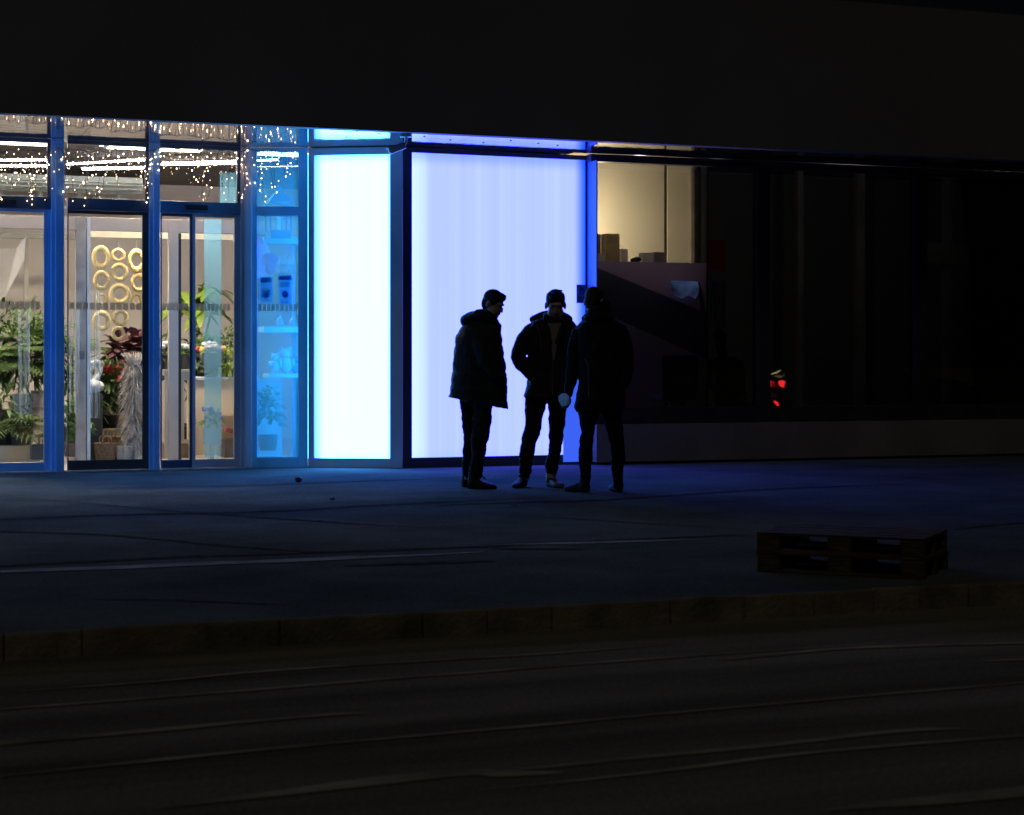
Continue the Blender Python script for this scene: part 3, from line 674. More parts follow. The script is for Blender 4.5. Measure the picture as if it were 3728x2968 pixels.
def palm(bm, c, n, length, spread=1., leaflets=12, w=.02, zlo=.25):
    for _ in range(n):
        a = random.uniform(0,2*math.pi); e = random.uniform(zlo,1.2); d = Vector((math.cos(a)*spread, math.sin(a)*spread, e)).normalized()
        ln = length*random.uniform(.6,1.); P = [Vector(c)+d*ln*t+Vector((0,0,-.45*ln*t*t)) for t in [i/leaflets for i in range(leaflets+1)]]
        tube(bm, P[::3]+[P[-1]] if len(P) > 4 else P, .004, 4)
        for i in range(2, leaflets+1):
            t = (P[i]-P[i-1]).normalized(); s = t.cross(Vector((0,0,1)))
            if s.length < .1: s = Vector((1,0,0))
            s.normalize(); l2 = ln*.34*math.sin(math.pi*(.25+.7*i/leaflets))
            for sg in (-1,1): leafq(bm, P[i], t*.8+s*sg, l2, w, .35, 2)
def pot(bm, r0, r1, h): lathe(bm, [(r0,0),(r1,h),(r1*1.06,h),(r1*1.06,h*1.08),(r1*.9,h*1.08),(r1*.88,h*.9)], (0,0,0), 20)
def plant(name, lab, px, py, Y, build, leafm, potm=None, pr=(.1,.13,.22), cat='plant', group=None, stand=None):
    p = at(px, py, Y)
    if stand is None: p.z = max(p.z, .013)
    t = thing(name, lab, cat, p, 0, group)
    h = pr[2] if potm else 0
    if potm: bm = BM(); pot(bm, *pr); obj('pot', bm, potm, t, True)
    bm = BM(); build(bm, h); obj('foliage', bm, leafm, t)
    return t
S21 = 1/305.
# left display: stepped platforms carry the plants
def platform(name, px0, py0, px1, py1, Y, dep, m, lab, cat='platform', z0=None):
    a, c = at(px0,py1,Y), at(px1,py0,Y); zb = a.z if z0 is None else z0
    bm = BM(); box(bm, a.x, Y, zb, c.x, Y+dep, c.z, .005); return tag(obj(name, bm, m), lab, cat), c.z
_, zp = platform('low_platform', -400,1622,147,1672,20.9,2.2, CREAM, 'low cream platform under the plants at the left door', 'platform', .0125)
def onp(px, Y, z): return Vector((X(px,Y), Y, z))
def plant_on(name, lab, px, Y, z, build, leafm, potm=None, pr=(.1,.13,.22), group=None):
    t = plant(name, lab, px, 1500, Y, build, leafm, potm, pr, 'plant', group, True); t.location = onp(px, Y, z); return t
PG = 'potted plants in the flower shop'
plant_on('palm_plant', 'big dense palm with arching fronds at the left door', 35, 22.1, zp+.001, lambda bm,h: (palm(bm,(0,0,h+.55),34,1.05,.9,14,.042,.2), bush(bm,(0,0,h+.6),(.6,.4,.7),520,.24,.04)), LEAFD, SOIL, (.16,.2,.35), PG)
plant_on('palm_plant', 'tall palm with upright fronds beside the first blue column', 132, 22.6, zp+.001, lambda bm,h: (palm(bm,(0,0,h+.7),34,.95,.55,14,.036,.5), bush(bm,(0,0,h+.6),(.42,.35,.75),520,.22,.035)), LEAFM, SOIL, (.14,.18,.35), PG)
plant_on('grass_plant', 'low arching grassy plant in a taupe pot on the low platform', 78, 21.15, zp+.001, lambda bm,h: palm(bm,(0,0,h),20,.42,1.2,8,.02,.1), LEAFD, TERRA, (.11,.13,.20), PG)
plant_on('grass_plant', 'dark leafy plant at the photo edge on the low platform', 5, 21.2, zp+.001, lambda bm,h: (palm(bm,(0,0,h),26,.7,1.2,9,.03,.1), bush(bm,(0,0,h+.2),(.35,.2,.3),120,.2,.04)), LEAFD, SOIL, (.12,.14,.2), PG)
_, z_ = platform('white_crate', 50,1435,128,1560,21.9,.3, WHITE, 'white box standing behind the plants at the left door', 'box', zp+.001)
PINK = mat('pinkish_card', (.52,.40,.35), .8)
for k, (y0, y1) in enumerate(((1572,1660),(1505,1572),(1438,1500))):
    pass
zc = zp+.001
for k, h in enumerate((.2,.21,.2)):
    a, c = X(122,21.75), X(196,21.75); t = thing('gift_box', ('lowest','middle','topmost')[k]+' pinkish box in the stack beside the first blue column', 'box', ((a+c)/2,21.9,zc), 0, 'stack of pinkish boxes')
    bm = BM(); box(bm, (a-c)/2,-.15,0,(c-a)/2,.15,h-.035,.004); obj('carton_body', bm, PINK, t)
    bm = BM(); box(bm, (a-c)/2-.004,-.154,h-.034,(c-a)/2+.004,.154,h-.001,.003); obj('lid', bm, TERRA, t); zc += h
p = onp(145,20.75,.013)
t = plant('small_tree_plant', 'small bare stemmed plant in a square dark pot beside the first blue column', 145, 1672, 20.7, lambda bm,h: (tube(bm, [(0,0,h),(-.01,0,h+.25)], .008, 6), tube(bm, [(.02,0,h),(.03,0,h+.22)], .006, 6), palm(bm,(0,0,h+.25),18,.17,1.1,6,.014,.2)), LEAFD, None, (.1,.1,.16), 'plant', PG)
bm = BM(); box(bm, -.1,-.1,-.0,.1,.1,.17,.006); obj('pot', bm, SOIL, t)
# white tilted sail
SAIL = mat('sail_cloth', (.8,.76,.72), .8, 0, .04, 3, trans=.3)
bm = BM(); P = [at(-150,1150,24.2), at(-150,905,24.2), at(62,905,24.0), at(94,862,24.0), at(88,950,24.0), at(20,1080,24.1)]
for q in P: bm.verts.new(q)
bm.verts.ensure_lookup_table(); bm.faces.new(bm.verts[:]); bmesh.ops.solidify(bm, geom=bm.faces[:], thickness=.015)
tag(obj('sail_cloth', bm, SAIL), 'white tilted cloth sail hanging in the shop at the left edge', 'cloth')
bm = BM(); box(bm, X(88,24.05), 24.05, Z(88,1090,24.05), X(104,24.05), 24.12, Z(100,868,24.05)); box(bm, -5, 24.06, Z(100,868,24.05), X(330,24.05), 24.12, Z(100,850,24.05))
part('clothes_rail', bm, mat('rail_taupe', (.30,.27,.22), .6))
# second door: wreaths
WR = [(368,938,34,42,'large oval straw wreath at the top left of the hanging cluster'),(431,930,26,26,'small round straw wreath at the top middle of the hanging cluster'),
      (497,950,31,41,'oval straw wreath at the top right beside the second column'),(435,992,33,34,'round straw wreath just below the small top one'),
      (370,1022,31,36,'straw wreath second from the top in the left row'),(503,1030,28,34,'straw wreath second from the top beside the second column'),
      (436,1071,40,40,'biggest straw wreath at the centre of the cluster'),(370,1089,22,22,'small straw wreath left of the biggest one'),
      (496,1092,20,24,'small tilted straw wreath right of the biggest one'),(370,1168,35,37,'thick straw wreath below the marking stripe on the left'),
      (438,1157,31,31,'straw wreath below the biggest one, under the marking stripe'),(430,1215,26,27,'lowest straw wreath of the cluster')]
for i, (px, py, rx, rz_, lab) in enumerate(WR):
    Y = 21.0+.05*(i%3); c = at(px,py,Y); s = .0488/15.9*1.0*(c.x*SY+c.y*CY)/FPX*FPX/FPX if False else (c.x*SY+c.y*CY)/FPX
    r = rx*s*.25
    bm = BM(); torus(bm, (0,0,0), rx*s-r, r, 36, 10, sz=(rz_*s-r)/(rx*s-r), wob=.05)
    for vv in bm.verts: vv.co += Vector((noise.noise(vv.co*40),noise.noise(vv.co*41+Vector((3,3,3))),noise.noise(vv.co*43)))*.004
    t = obj('straw_wreath', bm, STRAW, None, True); t.location = c; t.rotation_euler = (0,0,random.uniform(-.15,.15)); tag(t, lab, 'wreath', 'straw wreaths hanging in the shop')
    bm = BM(); tube(bm, [(0,0,rz_*s*.9),(.0,0,rz_*s*.9+.16)], .002, 4); obj('cord', bm, CREAM, t)
# plants & baskets behind the second door
plant('bushy_plant', 'bushy green pot plant low at the left of the second door', 268, 1662, 20.8, lambda bm,h: bush(bm,(0,0,h+.22),(.17,.14,.28),240,.13,.05), LEAFM, TERRA, (.1,.12,.15), 'plant', PG)
plant_on('palm_plant', 'feathery palm with thin fronds behind the grey lobby post', 262, 22.4, .013, lambda bm,h: (palm(bm,(0,0,h+.9),24,.7,.8,13,.018,.3), bush(bm,(0,0,h+.6),(.25,.2,.5),160,.16,.03), tube(bm,[(0,0,h),(0,0,h+.9)],.02,6)), LEAFM, WICKER, (.16,.19,.3), PG)
plant_on('bushy_plant', 'dark green bushy plant beside the baskets', 395, 21.6, .35, lambda bm,h: bush(bm,(0,0,h+.25),(.29,.2,.40),620,.15,.05), LEAFD, SOIL, (.1,.13,.15), PG)
plant_on('bushy_plant', 'pale leafed plant below the white swan planter', 322, 21.4, .3, lambda bm,h: bush(bm,(0,0,h+.15),(.20,.16,.28),260,.12,.035), LEAFM, SOIL, (.1,.13,.15), PG)
_, zq = platform('plant_table', 290,1560,455,1600,21.35,.7, mat('table_taupe',(.20,.18,.15),.7), 'dark low table under the plants by the baskets', 'table', .0125)
for o in list(col.objects):
    pass
plant_on('burgundy_plant', 'large burgundy leaved plant above the poinsettia', 478, 22.3, .9, lambda bm,h: bush(bm,(0,0,h+.15),(.30,.25,.32),220,.26,.15), BURG, SOIL, (.12,.15,.15), PG)
RED = mat('poinsettia_red', (.30,.015,.02), .5, 0, .35, 12)
t = plant_on('poinsettia', 'red poinsettia on the green plant by the white feathery column', 412, 21.5, .78, lambda bm,h: bush(bm,(0,0,h+.02),(.15,.12,.08),70,.16,.07,.2), LEAFD, SOIL, (.07,.09,.12), PG)
bm = BM(); bush(bm,(0,-.03,.20),(.16,.12,.08),60,.13,.05,.2,.0); obj('bracts', bm, RED, t)
_, z3 = platform('crate_stand', 355,1420,520,1440,22.0,.7, TERRA, 'taupe stand holding the burgundy plant', 'stand', .0125)
bm = BM(); a, c = at(362,1392,21.9), at(418,1335,21.9); w = (c.x-a.x)/2
t = thing('wooden_crate', 'brown wooden crate below the hanging wreaths', 'crate', ((a.x+c.x)/2,21.9,z3+.0005))
WOODB = mat('crate_wood', (.25,.16,.09), .8, 0, .3, 8, stretch=(1,1,6))
for k in range(3):
    bm2 = BM(); box(bm2, -w, -.14, .01+k*.075, w, -.125, .07+k*.075, .003); obj('board', bm2, WOODB, t)
bm2 = BM(); box(bm2, -w, -.1245, 0, -w+.02, .14, .23); box(bm2, w-.02, -.1245, 0, w, .14, .23); box(bm2, -w+.021,.125,0,w-.021,.14,.23); box(bm2,-w+.021,-.1245,0,w-.021,.124,.012); obj('crate_body', bm2, WOODB, t); bm.free()
# white swan shaped planter
bm = BM(); P = spline([(-.02,0,.10),(.03,0,.16),(.085,0,.25),(.08,0,.34),(.03,0,.37),(-.01,0,.335),(-.05,0,.325)],5)
ell(bm, (0,0,.08), (.13,.09,.08)); tube(bm, P, [.035+.0*i if i < 8 else .026 for i in range(len(P))], 10); ell(bm, (-.015,0,.345), (.045,.03,.033)); ell(bm, (-.08,0,.13), (.08,.05,.05))
o = obj('swan_planter', bm, WHITE, smooth=True); o.location = onp(338,21.0,Z(338,1432,21.0)); tag(o, 'white curved swan planter among the plants', 'planter')
bm = BM(); box(bm, -.10,-.08,.0125-o.location.z, .10,.08,-.002,.005); s2 = obj('plant_stand', bm, SOIL); s2.location = o.location; tag(s2, 'dark stand under the white swan planter', 'stand')
# white feathery raffia column
RAF = mat('raffia', (.54,.48,.42), .8, 0, .25, 20, trans=.25)
t = thing('dried_grass_bunch', 'tall white feathery bunch of dried grass at the second column', 'dried grass', onp(488,20.75,.013))
bm = BM()
for k in range(1500):
    z = random.uniform(.04,1.12); a = random.uniform(0,2*math.pi); rr = (.07+.04*noise.noise(Vector((0,0,z*6))))*random.uniform(.3,1.2)
    leafq(bm, Vector((rr*math.cos(a),rr*math.sin(a),z)), Vector((math.cos(a),math.sin(a),random.uniform(-.4,1.5))), random.uniform(.07,.17), .012, .9, 3)
obj('plumes', bm, RAF, t)
bm = BM()
for k in range(260):
    a = random.uniform(0,2*math.pi); leafq(bm, Vector((.03*math.cos(a),.03*math.sin(a),1.05)), Vector((math.cos(a)*.5,math.sin(a)*.5,1)), random.uniform(.15,.34), .008, .25, 3)
obj('plume_tip', bm, RAF, t)
bm = BM(); tube(bm, [(0,0,0),(0,0,1.05)], .018, 8); obj('core', bm, RAF, t)
def basket(px, py, Y, r0, r1, h, m, lab, handles=True, loc=None):
    t = thing('wicker_basket', lab, 'basket', loc or onp(px,Y,.013), 0, 'wicker baskets in the shop')
    bm = BM(); n = 26; prof = []
    for i in range(n+1):
        z = h*i/n; prof.append(((r0+(r1-r0)*i/n)*(1+.025*(1 if i%2 else -1)), z))
    prof += [(r1*.9,h*.98),(r0*.85,.03)]
    lathe(bm, prof, (0,0,0), 28); obj('basket_body', bm, m, t, False)
    if handles:
        for sg in (-1,1):
            bm = BM(); tube(bm, spline([(-.05,sg*r1*.9,h*.9),(-.045,sg*r1*.98,h+.05),(0,sg*r1,h+.075),(.045,sg*r1*.98,h+.05),(.05,sg*r1*.9,h*.9)],4), .009, 6); obj('handle', bm, m, t, True)
    return t
basket(383,0,20.72,.10,.135,.21, WICKER, 'round brown wicker basket on the shop floor at the second door')
basket(398,0,21.05,.125,.15,.27, WICKER, 'taller brown wicker basket right behind the front one')
basket(452,0,20.68,.075,.10,.17, WICKERW, 'small pale wicker basket beside the white feathery bunch', False)
# ---- third door: big leaved plant, urn with roses, counter, crate
COUNT = mat('counter_front', (.84,.66,.42), .6, 0, .04, 3)
yc = 21.6
a, c = at(706,1610,yc), at(905,1372,yc)
t = thing('shop_counter', 'cream shop counter behind the sliding door', 'counter', ((a.x+c.x)/2, yc, .0125))
hw = (c.x-a.x)/2; zt = c.z-.0125
bm = BM(); box(bm, -hw,0,0,hw,.5,zt-.04,.004); obj('counter_body', bm, COUNT, t)
bm = BM(); box(bm, -hw-.03,-.03,zt-.039,hw,.53,zt,.006); obj('countertop', bm, WHITE, t)
ztc = c.z
bm = BM(); box(bm, -.16,0,0,.16,.15,.2,.01); o = obj('till_box', bm, PALEB); o.location = onp(850,yc+.25,ztc+.001); tag(o, 'beige till box on the shop counter', 'till')
yg = 23.4
plant_on('rubber_plant', 'tall big leaved plant with drooping bright leaves above the counter', 700, yg, .013, lambda bm,h: ([tube(bm, spline([(0,0,h),(random.uniform(-.1,.1),0,h+.8),(random.uniform(-.3,.3),.0,h+1.65)],4), .015, 6) for _ in range(4)], [leafq(bm, Vector((random.uniform(-.22,.32),random.uniform(-.15,.15),h+random.uniform(1.45,1.8))), Vector((random.uniform(-1,1),random.uniform(-.7,.3),random.uniform(-.1,.6))), random.uniform(.28,.44), .19, .75, 5) for _ in range(60)]), LEAFB, SOIL, (.17,.2,.3), PG)
plant_on('rubber_plant', 'dark big leaved plant under the drooping bright one', 690, 23.0, .013, lambda bm,h: [leafq(bm, Vector((random.uniform(-.25,.35),random.uniform(-.15,.15),h+random.uniform(.55,1.2))), Vector((random.uniform(-1,1),random.uniform(-.7,.3),random.uniform(-.2,.5))), random.uniform(.22,.34), .15, .7, 4) for _ in range(120)], LEAFD, SOIL, (.17,.2,.3), PG)
plant_on('clipped_shrub', 'dense clipped green shrub on the right behind the counter', 845, 22.5, .7, lambda bm,h: bush(bm,(0,0,h+.3),(.26,.2,.42),900,.06,.03), LEAFM, SOIL, (.15,.18,.2), PG)
_, _z = platform('plant_shelf', 770,1400,905,1420,22.3,.5, CREAM, 'cream shelf under the clipped green shrub', 'shelf', .0125)
plant_on('foliage_plant', 'mid green plant with pink blossoms behind the roses', 762, 22.35, .85, lambda bm,h: bush(bm,(0,0,h+.2),(.2,.15,.32),260,.1,.05), LEAFM, SOIL, (.12,.14,.15), PG)
plant_on('foliage_plant', 'yellow green plant on the counter beside the urn', 838, yc+.1, ztc+.001, lambda bm,h: bush(bm,(0,0,h+.06),(.14,.1,.15),160,.12,.035), LEAFB, PALEB, (.07,.09,.09), PG)
# urn
URN = mat('urn_grey', (.22,.21,.22), .5, 0, .2, 10)
t = thing('flower_urn', 'grey footed urn with two handles full of pink roses', 'urn', onp(768,yc+.02,ztc+.001))
s = 1/308.
prof = [(.075,0),(.08,.012),(.03,.03),(.022,.065),(.04,.085),(.09,.12),(.125,.18),(.14,.24),(.155,.285),(.16,.295),(.14,.29),(.1,.2)]
bm = BM(); lathe(bm, prof, (0,0,0), 28); obj('urn_body', bm, URN, t, True)
for sg in (-1,1):
    bm = BM(); tube(bm, spline([(sg*.10,0,.13),(sg*.17,0,.15),(sg*.20,0,.21),(sg*.18,0,.26),(sg*.13,0,.24)],4), .012, 8); obj('handle', bm, URN, t, True)
ROSE = mat('rose_pink', (.80,.52,.50), .6, 0, .1, 20); YEL = mat('rose_yellow', (.80,.55,.10), .6, 0, .2, 20); ROSER = mat('rose_red', (.35,.02,.05), .6, 0, .2, 20)
for k, (x, y, z, m_) in enumerate([(-.12,-.05,.33,YEL),(-.06,-.07,.35,ROSE),(.0,-.08,.36,ROSE),(.05,-.07,.36,ROSE),(.10,-.05,.34,ROSE),(-.02,.0,.40,ROSE),(.04,.0,.39,ROSE),(.14,-.02,.34,YEL),(-.17,-.02,.33,ROSER),(-.07,.03,.39,ROSE)]):
    bm = BM(); ell(bm, (x,y,z), (.045,.045,.04), sub=2)
    for vv in bm.verts: vv.co += Vector((1,1,1))*.012*noise.noise(vv.co*45)
    obj('rose', bm, m_, t, True)
bm = BM(); bush(bm,(0,0,.32),(.16,.1,.06),60,.08,.04); obj('foliage', bm, LEAFM, t)
def bunch(px, Y, z, m_, lab, n=14, r=.1, pm=SOIL):
    t = thing('flower_pot', lab, 'flowers', onp(px,Y,z), 0, 'pots of cut flowers')
    bm = BM(); pot(bm, .07,.09,.16); obj('pot', bm, pm, t, True)
    bm = BM(); bush(bm,(0,0,.19),(r*.9,r*.7,.06),60,.09,.035); obj('foliage', bm, LEAFM, t)
    for k in range(n):
        d = rdir(0,1); bm = BM(); ell(bm, (d.x*r,d.y*r*.7,.24+d.z*r*.6), (.035,.035,.032), sub=2)
        for vv in bm.verts: vv.co += Vector((1,1,1))*.010*noise.noise(vv.co*50)
        obj('blossom', bm, m_, t, True)
zcr = Z(640,1345,21.0)
bunch(607,21.15,zcr+.001, mat('hydrangea_white',(.72,.72,.58),.7,0,.1,20), 'pot of cream white hydrangeas at the left of the third door', 16, .11)
bunch(672,21.15,zcr+.001, mat('hydrangea_white',(.72,.72,.58),.7), 'dark pot of white flowers right of the grey lobby post', 12, .09)
bunch(640,21.45,zcr+.001, ROSER, 'pot of dark red flowers behind the grey lobby post', 12, .1)
bunch(870,yc+.0,ztc+.001, mat('rose_peach',(.72,.45,.34),.6), 'pot of peach flowers at the right end of the counter', 12, .1)
# cream openwork table
t = thing('side_table', 'cream wooden open frame table carrying the flower pots', 'table', onp(640,21.0,.0125))
x0, x1 = X(600,21.0)-t.location.x, X(702,21.0)-t.location.x; h = zcr-.0125
bm = BM(); box(bm, x0-.02,-.02,h-.03,x1+.02,.62,h,.004); obj('tabletop', bm, CREAM, t)
for x in (x0, x1-.045, (x0+x1)/2-.02):
    bm = BM(); box(bm, x, 0, 0, x+.04, .04, h-.031,.003); obj('leg', bm, CREAM, t)
for x in (x0, x1-.045):
    bm = BM(); box(bm, x, .55, 0, x+.04, .59, h-.031,.003); obj('leg', bm, CREAM, t)
bm = BM(); box(bm, x0+.041,.005,h-.13,x1-.046,.03,h-.032); box(bm, x0+.041,.008,.18,x1-.046,.03,.22); obj('rail', bm, CREAM, t)
bm = BM(); box(bm, x0,.06,.0,x1,.54,.17,.005); obj('lower_shelf', bm, mat('shelf_tan',(.36,.25,.17),.7), t)
# cardboard boxes and white planter with blue flowers on the floor
a, c = at(806,1560,21.2), at(905,1512,21.2); bm = BM(); box(bm, a.x, 21.2, .0125, c.x, 21.55, c.z, .006)
tag(obj('carton', bm, CARD), 'brown cardboard box low in front of the counter', 'box')
bm = BM(); box(bm, a.x-.02, 20.9, .0125, c.x, 21.18, Z(830,1600,20.9), .006); tag(obj('carton', bm, mat('card_dark',(.10,.075,.06),.8)), 'dark box on the floor in front of the cardboard box', 'box')
bm = BM(); P=[(0,0,0),(.3,0,-.1),(.3,.2,-.1),(0,.2,.0)]
box(bm, 0,0,0,.34,.22,.05,.005); bmesh.ops.rotate(bm, verts=bm.verts[:], cent=(0,0,0), matrix=Matrix.Rotation(R(14),3,'Y')); o = obj('book_parcel', bm, mat('parcel_red',(.25,.05,.05),.7)); o.location = (a.x+.0, 20.93, Z(830,1600,20.9)+.09); tag(o, 'flat dark red parcel leaning on the dark box', 'parcel')
t = thing('flower_planter', 'white house shaped planter with blue flowers inside the sliding door', 'planter', onp(772,20.7,.0125))
bm = BM(); box(bm, -.10,-.06,.17,.10,.06,.36,.004); tube(bm, [(-.11,0,.35),(0,0,.46),(.11,0,.35)], .018, 6); box(bm, -.02,-.02,0,.02,.02,.169); obj('planter_body', bm, WHITE, t)
bm = BM(); bush(bm,(0,0,.45),(.12,.08,.14),90,.09,.04); obj('foliage', bm, LEAFM, t)
bm = BM()
for k in range(12): ell(bm, (random.uniform(-.1,.1),random.uniform(-.08,.04),.46+random.uniform(-.05,.14)), (.03,.03,.026), sub=1)
obj('blossoms', bm, mat('flower_violet',(.22,.14,.42),.6), t, True)
# ---- side window display
PBL = mat('display_blue_grey', (.30,.42,.52), .6, 0, .1, 5)
ys = 19.45
def S4(px, py, Y=ys): return at(px, py, Y)
# lantern hanging
LANT = mat('lantern_grey', (.06,.12,.2), .6)
a, c = at(972,868,ys), at(1068,690,ys); cxl = (X(985,ys)+X(1050,ys))/2
t = thing('hanging_lantern', 'house shaped lantern standing on the upper shelf in the narrow side window', 'lantern', (cxl, ys+.05, Z(1000,868,ys)+.0006))
sc_ = (cxl*SY+ys*CY)/FPX; H = lambda py: (868-py)*sc_
hw = 38*sc_
bm = BM(); box(bm, -hw,-hw,0,hw,hw,H(840),.003); box(bm,-hw-.01,-hw-.01,H(742),hw+.01,hw+.01,H(736)); obj('lantern_base', bm, LANT, t)
for sx_ in (-1,1):
    for sy_ in (-1,1):
        bm = BM(); box(bm, sx_*hw-.008,sy_*hw-.008,H(840)+.001,sx_*hw+.008,sy_*hw+.008,H(743)); obj('lantern_post', bm, LANT, t)
bm = BM(); lathe(bm, [(hw*1.5,H(735)),(hw*1.35,H(728)),(hw*.45,H(700))], (0,0,0), 4); bmesh.ops.rotate(bm, verts=bm.verts[:], cent=(0,0,0), matrix=Matrix.Rotation(R(45),3,'Z')); obj('lantern_roof', bm, LANT, t)
bm = BM(); lathe(bm, [(hw*.36,H(699)),(hw*.34,H(686)),(hw*.5,H(684)),(hw*.1,H(676))], (0,0,0), 10); obj('lantern_cap', bm, LANT, t)
bm = BM(); lathe(bm, [(.025,H(838)),(.025,H(790)),(.004,H(786))], (0,0,0), 12); obj('candle', bm, PAPER, t)
def shelf(px0, px1, pyt, pyb, lab, Y=ys, dep=.3, m=PBL, legs=True):
    a, c = at(px0,pyb,Y), at(px1,pyt,Y); t = thing('display_shelf', lab, 'shelf', ((a.x+c.x)/2, Y, a.z), 0, 'shelves in the narrow side window')
    hw = (c.x-a.x)/2; bm = BM(); box(bm, -hw,0,0,hw,dep,c.z-a.z,.003); obj('board', bm, m, t)
    bm = BM(); box(bm, hw-.04,dep-.03,.0125-a.z,hw-.01,dep,-.001); obj('support', bm, m, t)
    return c.z
shelf(962,1100,868,884,'upper shelf carrying the lantern in the narrow side window')
zs1 = shelf(960,1108,1190,1210,'white middle shelf in the narrow side window', ys, .3, WHITE)
zs2 = shelf(978,1112,1360,1376,'lower shelf with white figurines in the narrow side window', ys, .3, WHITE)
a, c = at(930,1510,ys+.2), at(1035,1380,ys+.2); bm = BM(); box(bm, a.x, ys+.31, .0125, c.x, ys+.34, c.z, .003); tag(obj('white_display_board', bm, WHITE), 'white upright panel below the shelves in the side window', 'panel')
plant('bushy_plant', 'bushy plant on the floor in the narrow side window', 975, 1640, ys-.02, lambda bm,h: bush(bm,(0,0,h+.25),(.16,.12,.3),260,.09,.04), LEAFM, TERRA, (.09,.11,.16), 'plant', PG)
def figurine(px, z, hgt, lab, m=WHITE):
    t = thing('figurine', lab, 'figurine', onp(px,ys+.12,z+.001), 0, 'white figurines on the lower shelf')
    bm = BM(); k = hgt/.22; ell(bm,(0,0,.07*k),(.05*k,.045*k,.072*k)); obj('figure_body', bm, m, t, True)
    bm = BM(); ell(bm,(0,-.005,.165*k),(.042*k,.04*k,.04*k)); ell(bm,(-.033*k,0,.2*k),(.014*k,.01*k,.016*k)); ell(bm,(.033*k,0,.2*k),(.014*k,.01*k,.016*k)); obj('head', bm, m, t, True)
    for s1 in (-1,1):
        bm = BM(); ell(bm,(s1*.055*k,-.02*k,.09*k),(.017*k,.02*k,.035*k)); obj('arm', bm, m, t, True)
figurine(1000,zs2,.24,'round white toy bear figurine on the left of the lower shelf'); figurine(1040,zs2,.30,'tallest white figurine in the middle of the lower shelf'); figurine(1075,zs2,.2,'small white figurine on the right of the lower shelf', PBL)
# small bottles on the middle shelf
for px, lab in ((1018,'small round jar on the middle shelf'),(1068,'slender bottle at the right end of the middle shelf')):
    t = thing('jar', lab, 'jar', onp(px,ys+.1,zs1+.001)); bm = BM(); lathe(bm,[(.04,0),(.045,.05),(.03,.085),(.02,.1)],(0,0,0),14); obj('jar_body', bm, mat('jar_lilac',(.45,.4,.6),.4), t, True)
    bm = BM(); lathe(bm,[(.022,.101),(.022,.125)],(0,0,0),12); obj('lid', bm, PAPER, t)
# heart balloon / pink disc decoration
PK = mat('pink_paper', (.95,.12,.28), .5, trans=.3); LIL = mat('lilac_paper', (.95,.45,.75), .5, trans=.3)
bm = BM(); ell(bm, (0,0,0), (.12,.03,.24)); o = obj('paper_oval', bm, LIL, smooth=True); o.location = at(946,945,ys+.06); tag(o, 'lilac oval paper decoration at the left of the side window', 'decoration')
bm = BM(); ell(bm, (-.03,0,.03),(.06,.03,.07)); ell(bm,(.03,0,.03),(.06,.03,.07)); ell(bm,(0,0,-.05),(.055,.028,.09)); o = obj('heart_balloon', bm, PK, smooth=True); o.location = at(985,955,ys+.02); tag(o, 'pink heart shaped balloon below the lantern shelf', 'balloon')
bm = BM()
for k in range(60): leafq(bm, Vector((random.uniform(-.04,.16),random.uniform(-.05,.05),random.uniform(-.1,.1))), Vector((random.uniform(-1,1),random.uniform(-.5,.5),random.uniform(.2,1.4))), random.uniform(.12,.24), .03, .5, 3)
o = obj('dried_spray', bm, RAF); o.location = onp(1020, ys+.15, Z(1020,985,ys)); tag(o, 'pale dried spray below the lantern in the side window', 'dried flowers')
# notices stuck inside the side pane
def notice(px0, py0, px1, py1, lab, kind):
    def on(px):                      # point on the canted pane
        d = ray(px, HY); # intersect with line A4-B4
        e = B4-A4; dd = Vector((d.x,d.y)); den = dd.x*e.y-dd.y*e.x; t = (A4.x*e.y-A4.y*e.x)/den; return dd*t
    p, q = on(px0), on(px1); e = (q-p); ang = math.atan2(e.y,e.x); w = e.length; dep = p.x*SY+p.y*CY
    z0, z1 = HC+(HY-py1)*dep/FPX, HC+(HY-py0)*dep/FPX; h = z1-z0; nrm = Vector((-e.y,e.x)).normalized()
    t = thing('notice', lab, 'notice', (p.x+nrm.x*.034, p.y+nrm.y*.034, z0), ang, 'notices on the side pane')
    NB = mat('notice_blue',(.45,.75,.95),.6,0,.03,5,trans=.6); ND = mat('notice_dark',(.10,.36,.80),.6,0,.05,5,trans=.55); NM = mat('notice_mid',(.16,.42,.72),.6,0,.05,5,trans=.5)
    bm = BM(); box(bm, 0,0,0,w,.002,h); obj('sheet', bm, NB, t)
    if kind == 1:
        bm = BM(); box(bm, .01,-.0012,h*.76,w-.01,-.0004,h*.97); obj('header', bm, NM, t)
        bm = BM(); torus(bm,(w/2,-.0015,h*.36),w*.33,.004,28,6,sz=1.25); ell(bm,(w*.38,-.001,h*.45),(.012,.002,.012),sub=2); ell(bm,(w*.62,-.001,h*.45),(.012,.002,.012),sub=2); ell(bm,(w*.38,-.001,h*.31),(.016,.002,.035),sub=2); ell(bm,(w*.62,-.001,h*.31),(.016,.002,.035),sub=2); obj('pictogram', bm, NM, t)
    else:
        bm = BM(); box(bm, .0,-.0012,h*.82,w,-.0004,h*.995); obj('header', bm, ND, t)
        bm = BM()
        for k in range(4): box(bm, w*.14,-.0012,h*(.59+.05*k),w*(.9-.1*(k%2)),-.0004,h*(.615+.05*k))
        box(bm, w*.2,-.0012,h*.05,w*.8,-.0004,h*.09); obj('text_lines', bm, NM, t)
        bm = BM(); torus(bm,(w*.52,-.0015,h*.34),w*.17,.008,24,6,sz=1.3); ell(bm,(w*.52,-.001,h*.32),(.02,.002,.02),sub=2); obj('pictogram', bm, ND, t)
notice(945,1006,990,1101,'notice with two figures in a ring at the left of the side pane',1)
notice(1013,1001,1061,1108,'notice with a dark blue header and a mask pictogram on the side pane',2)
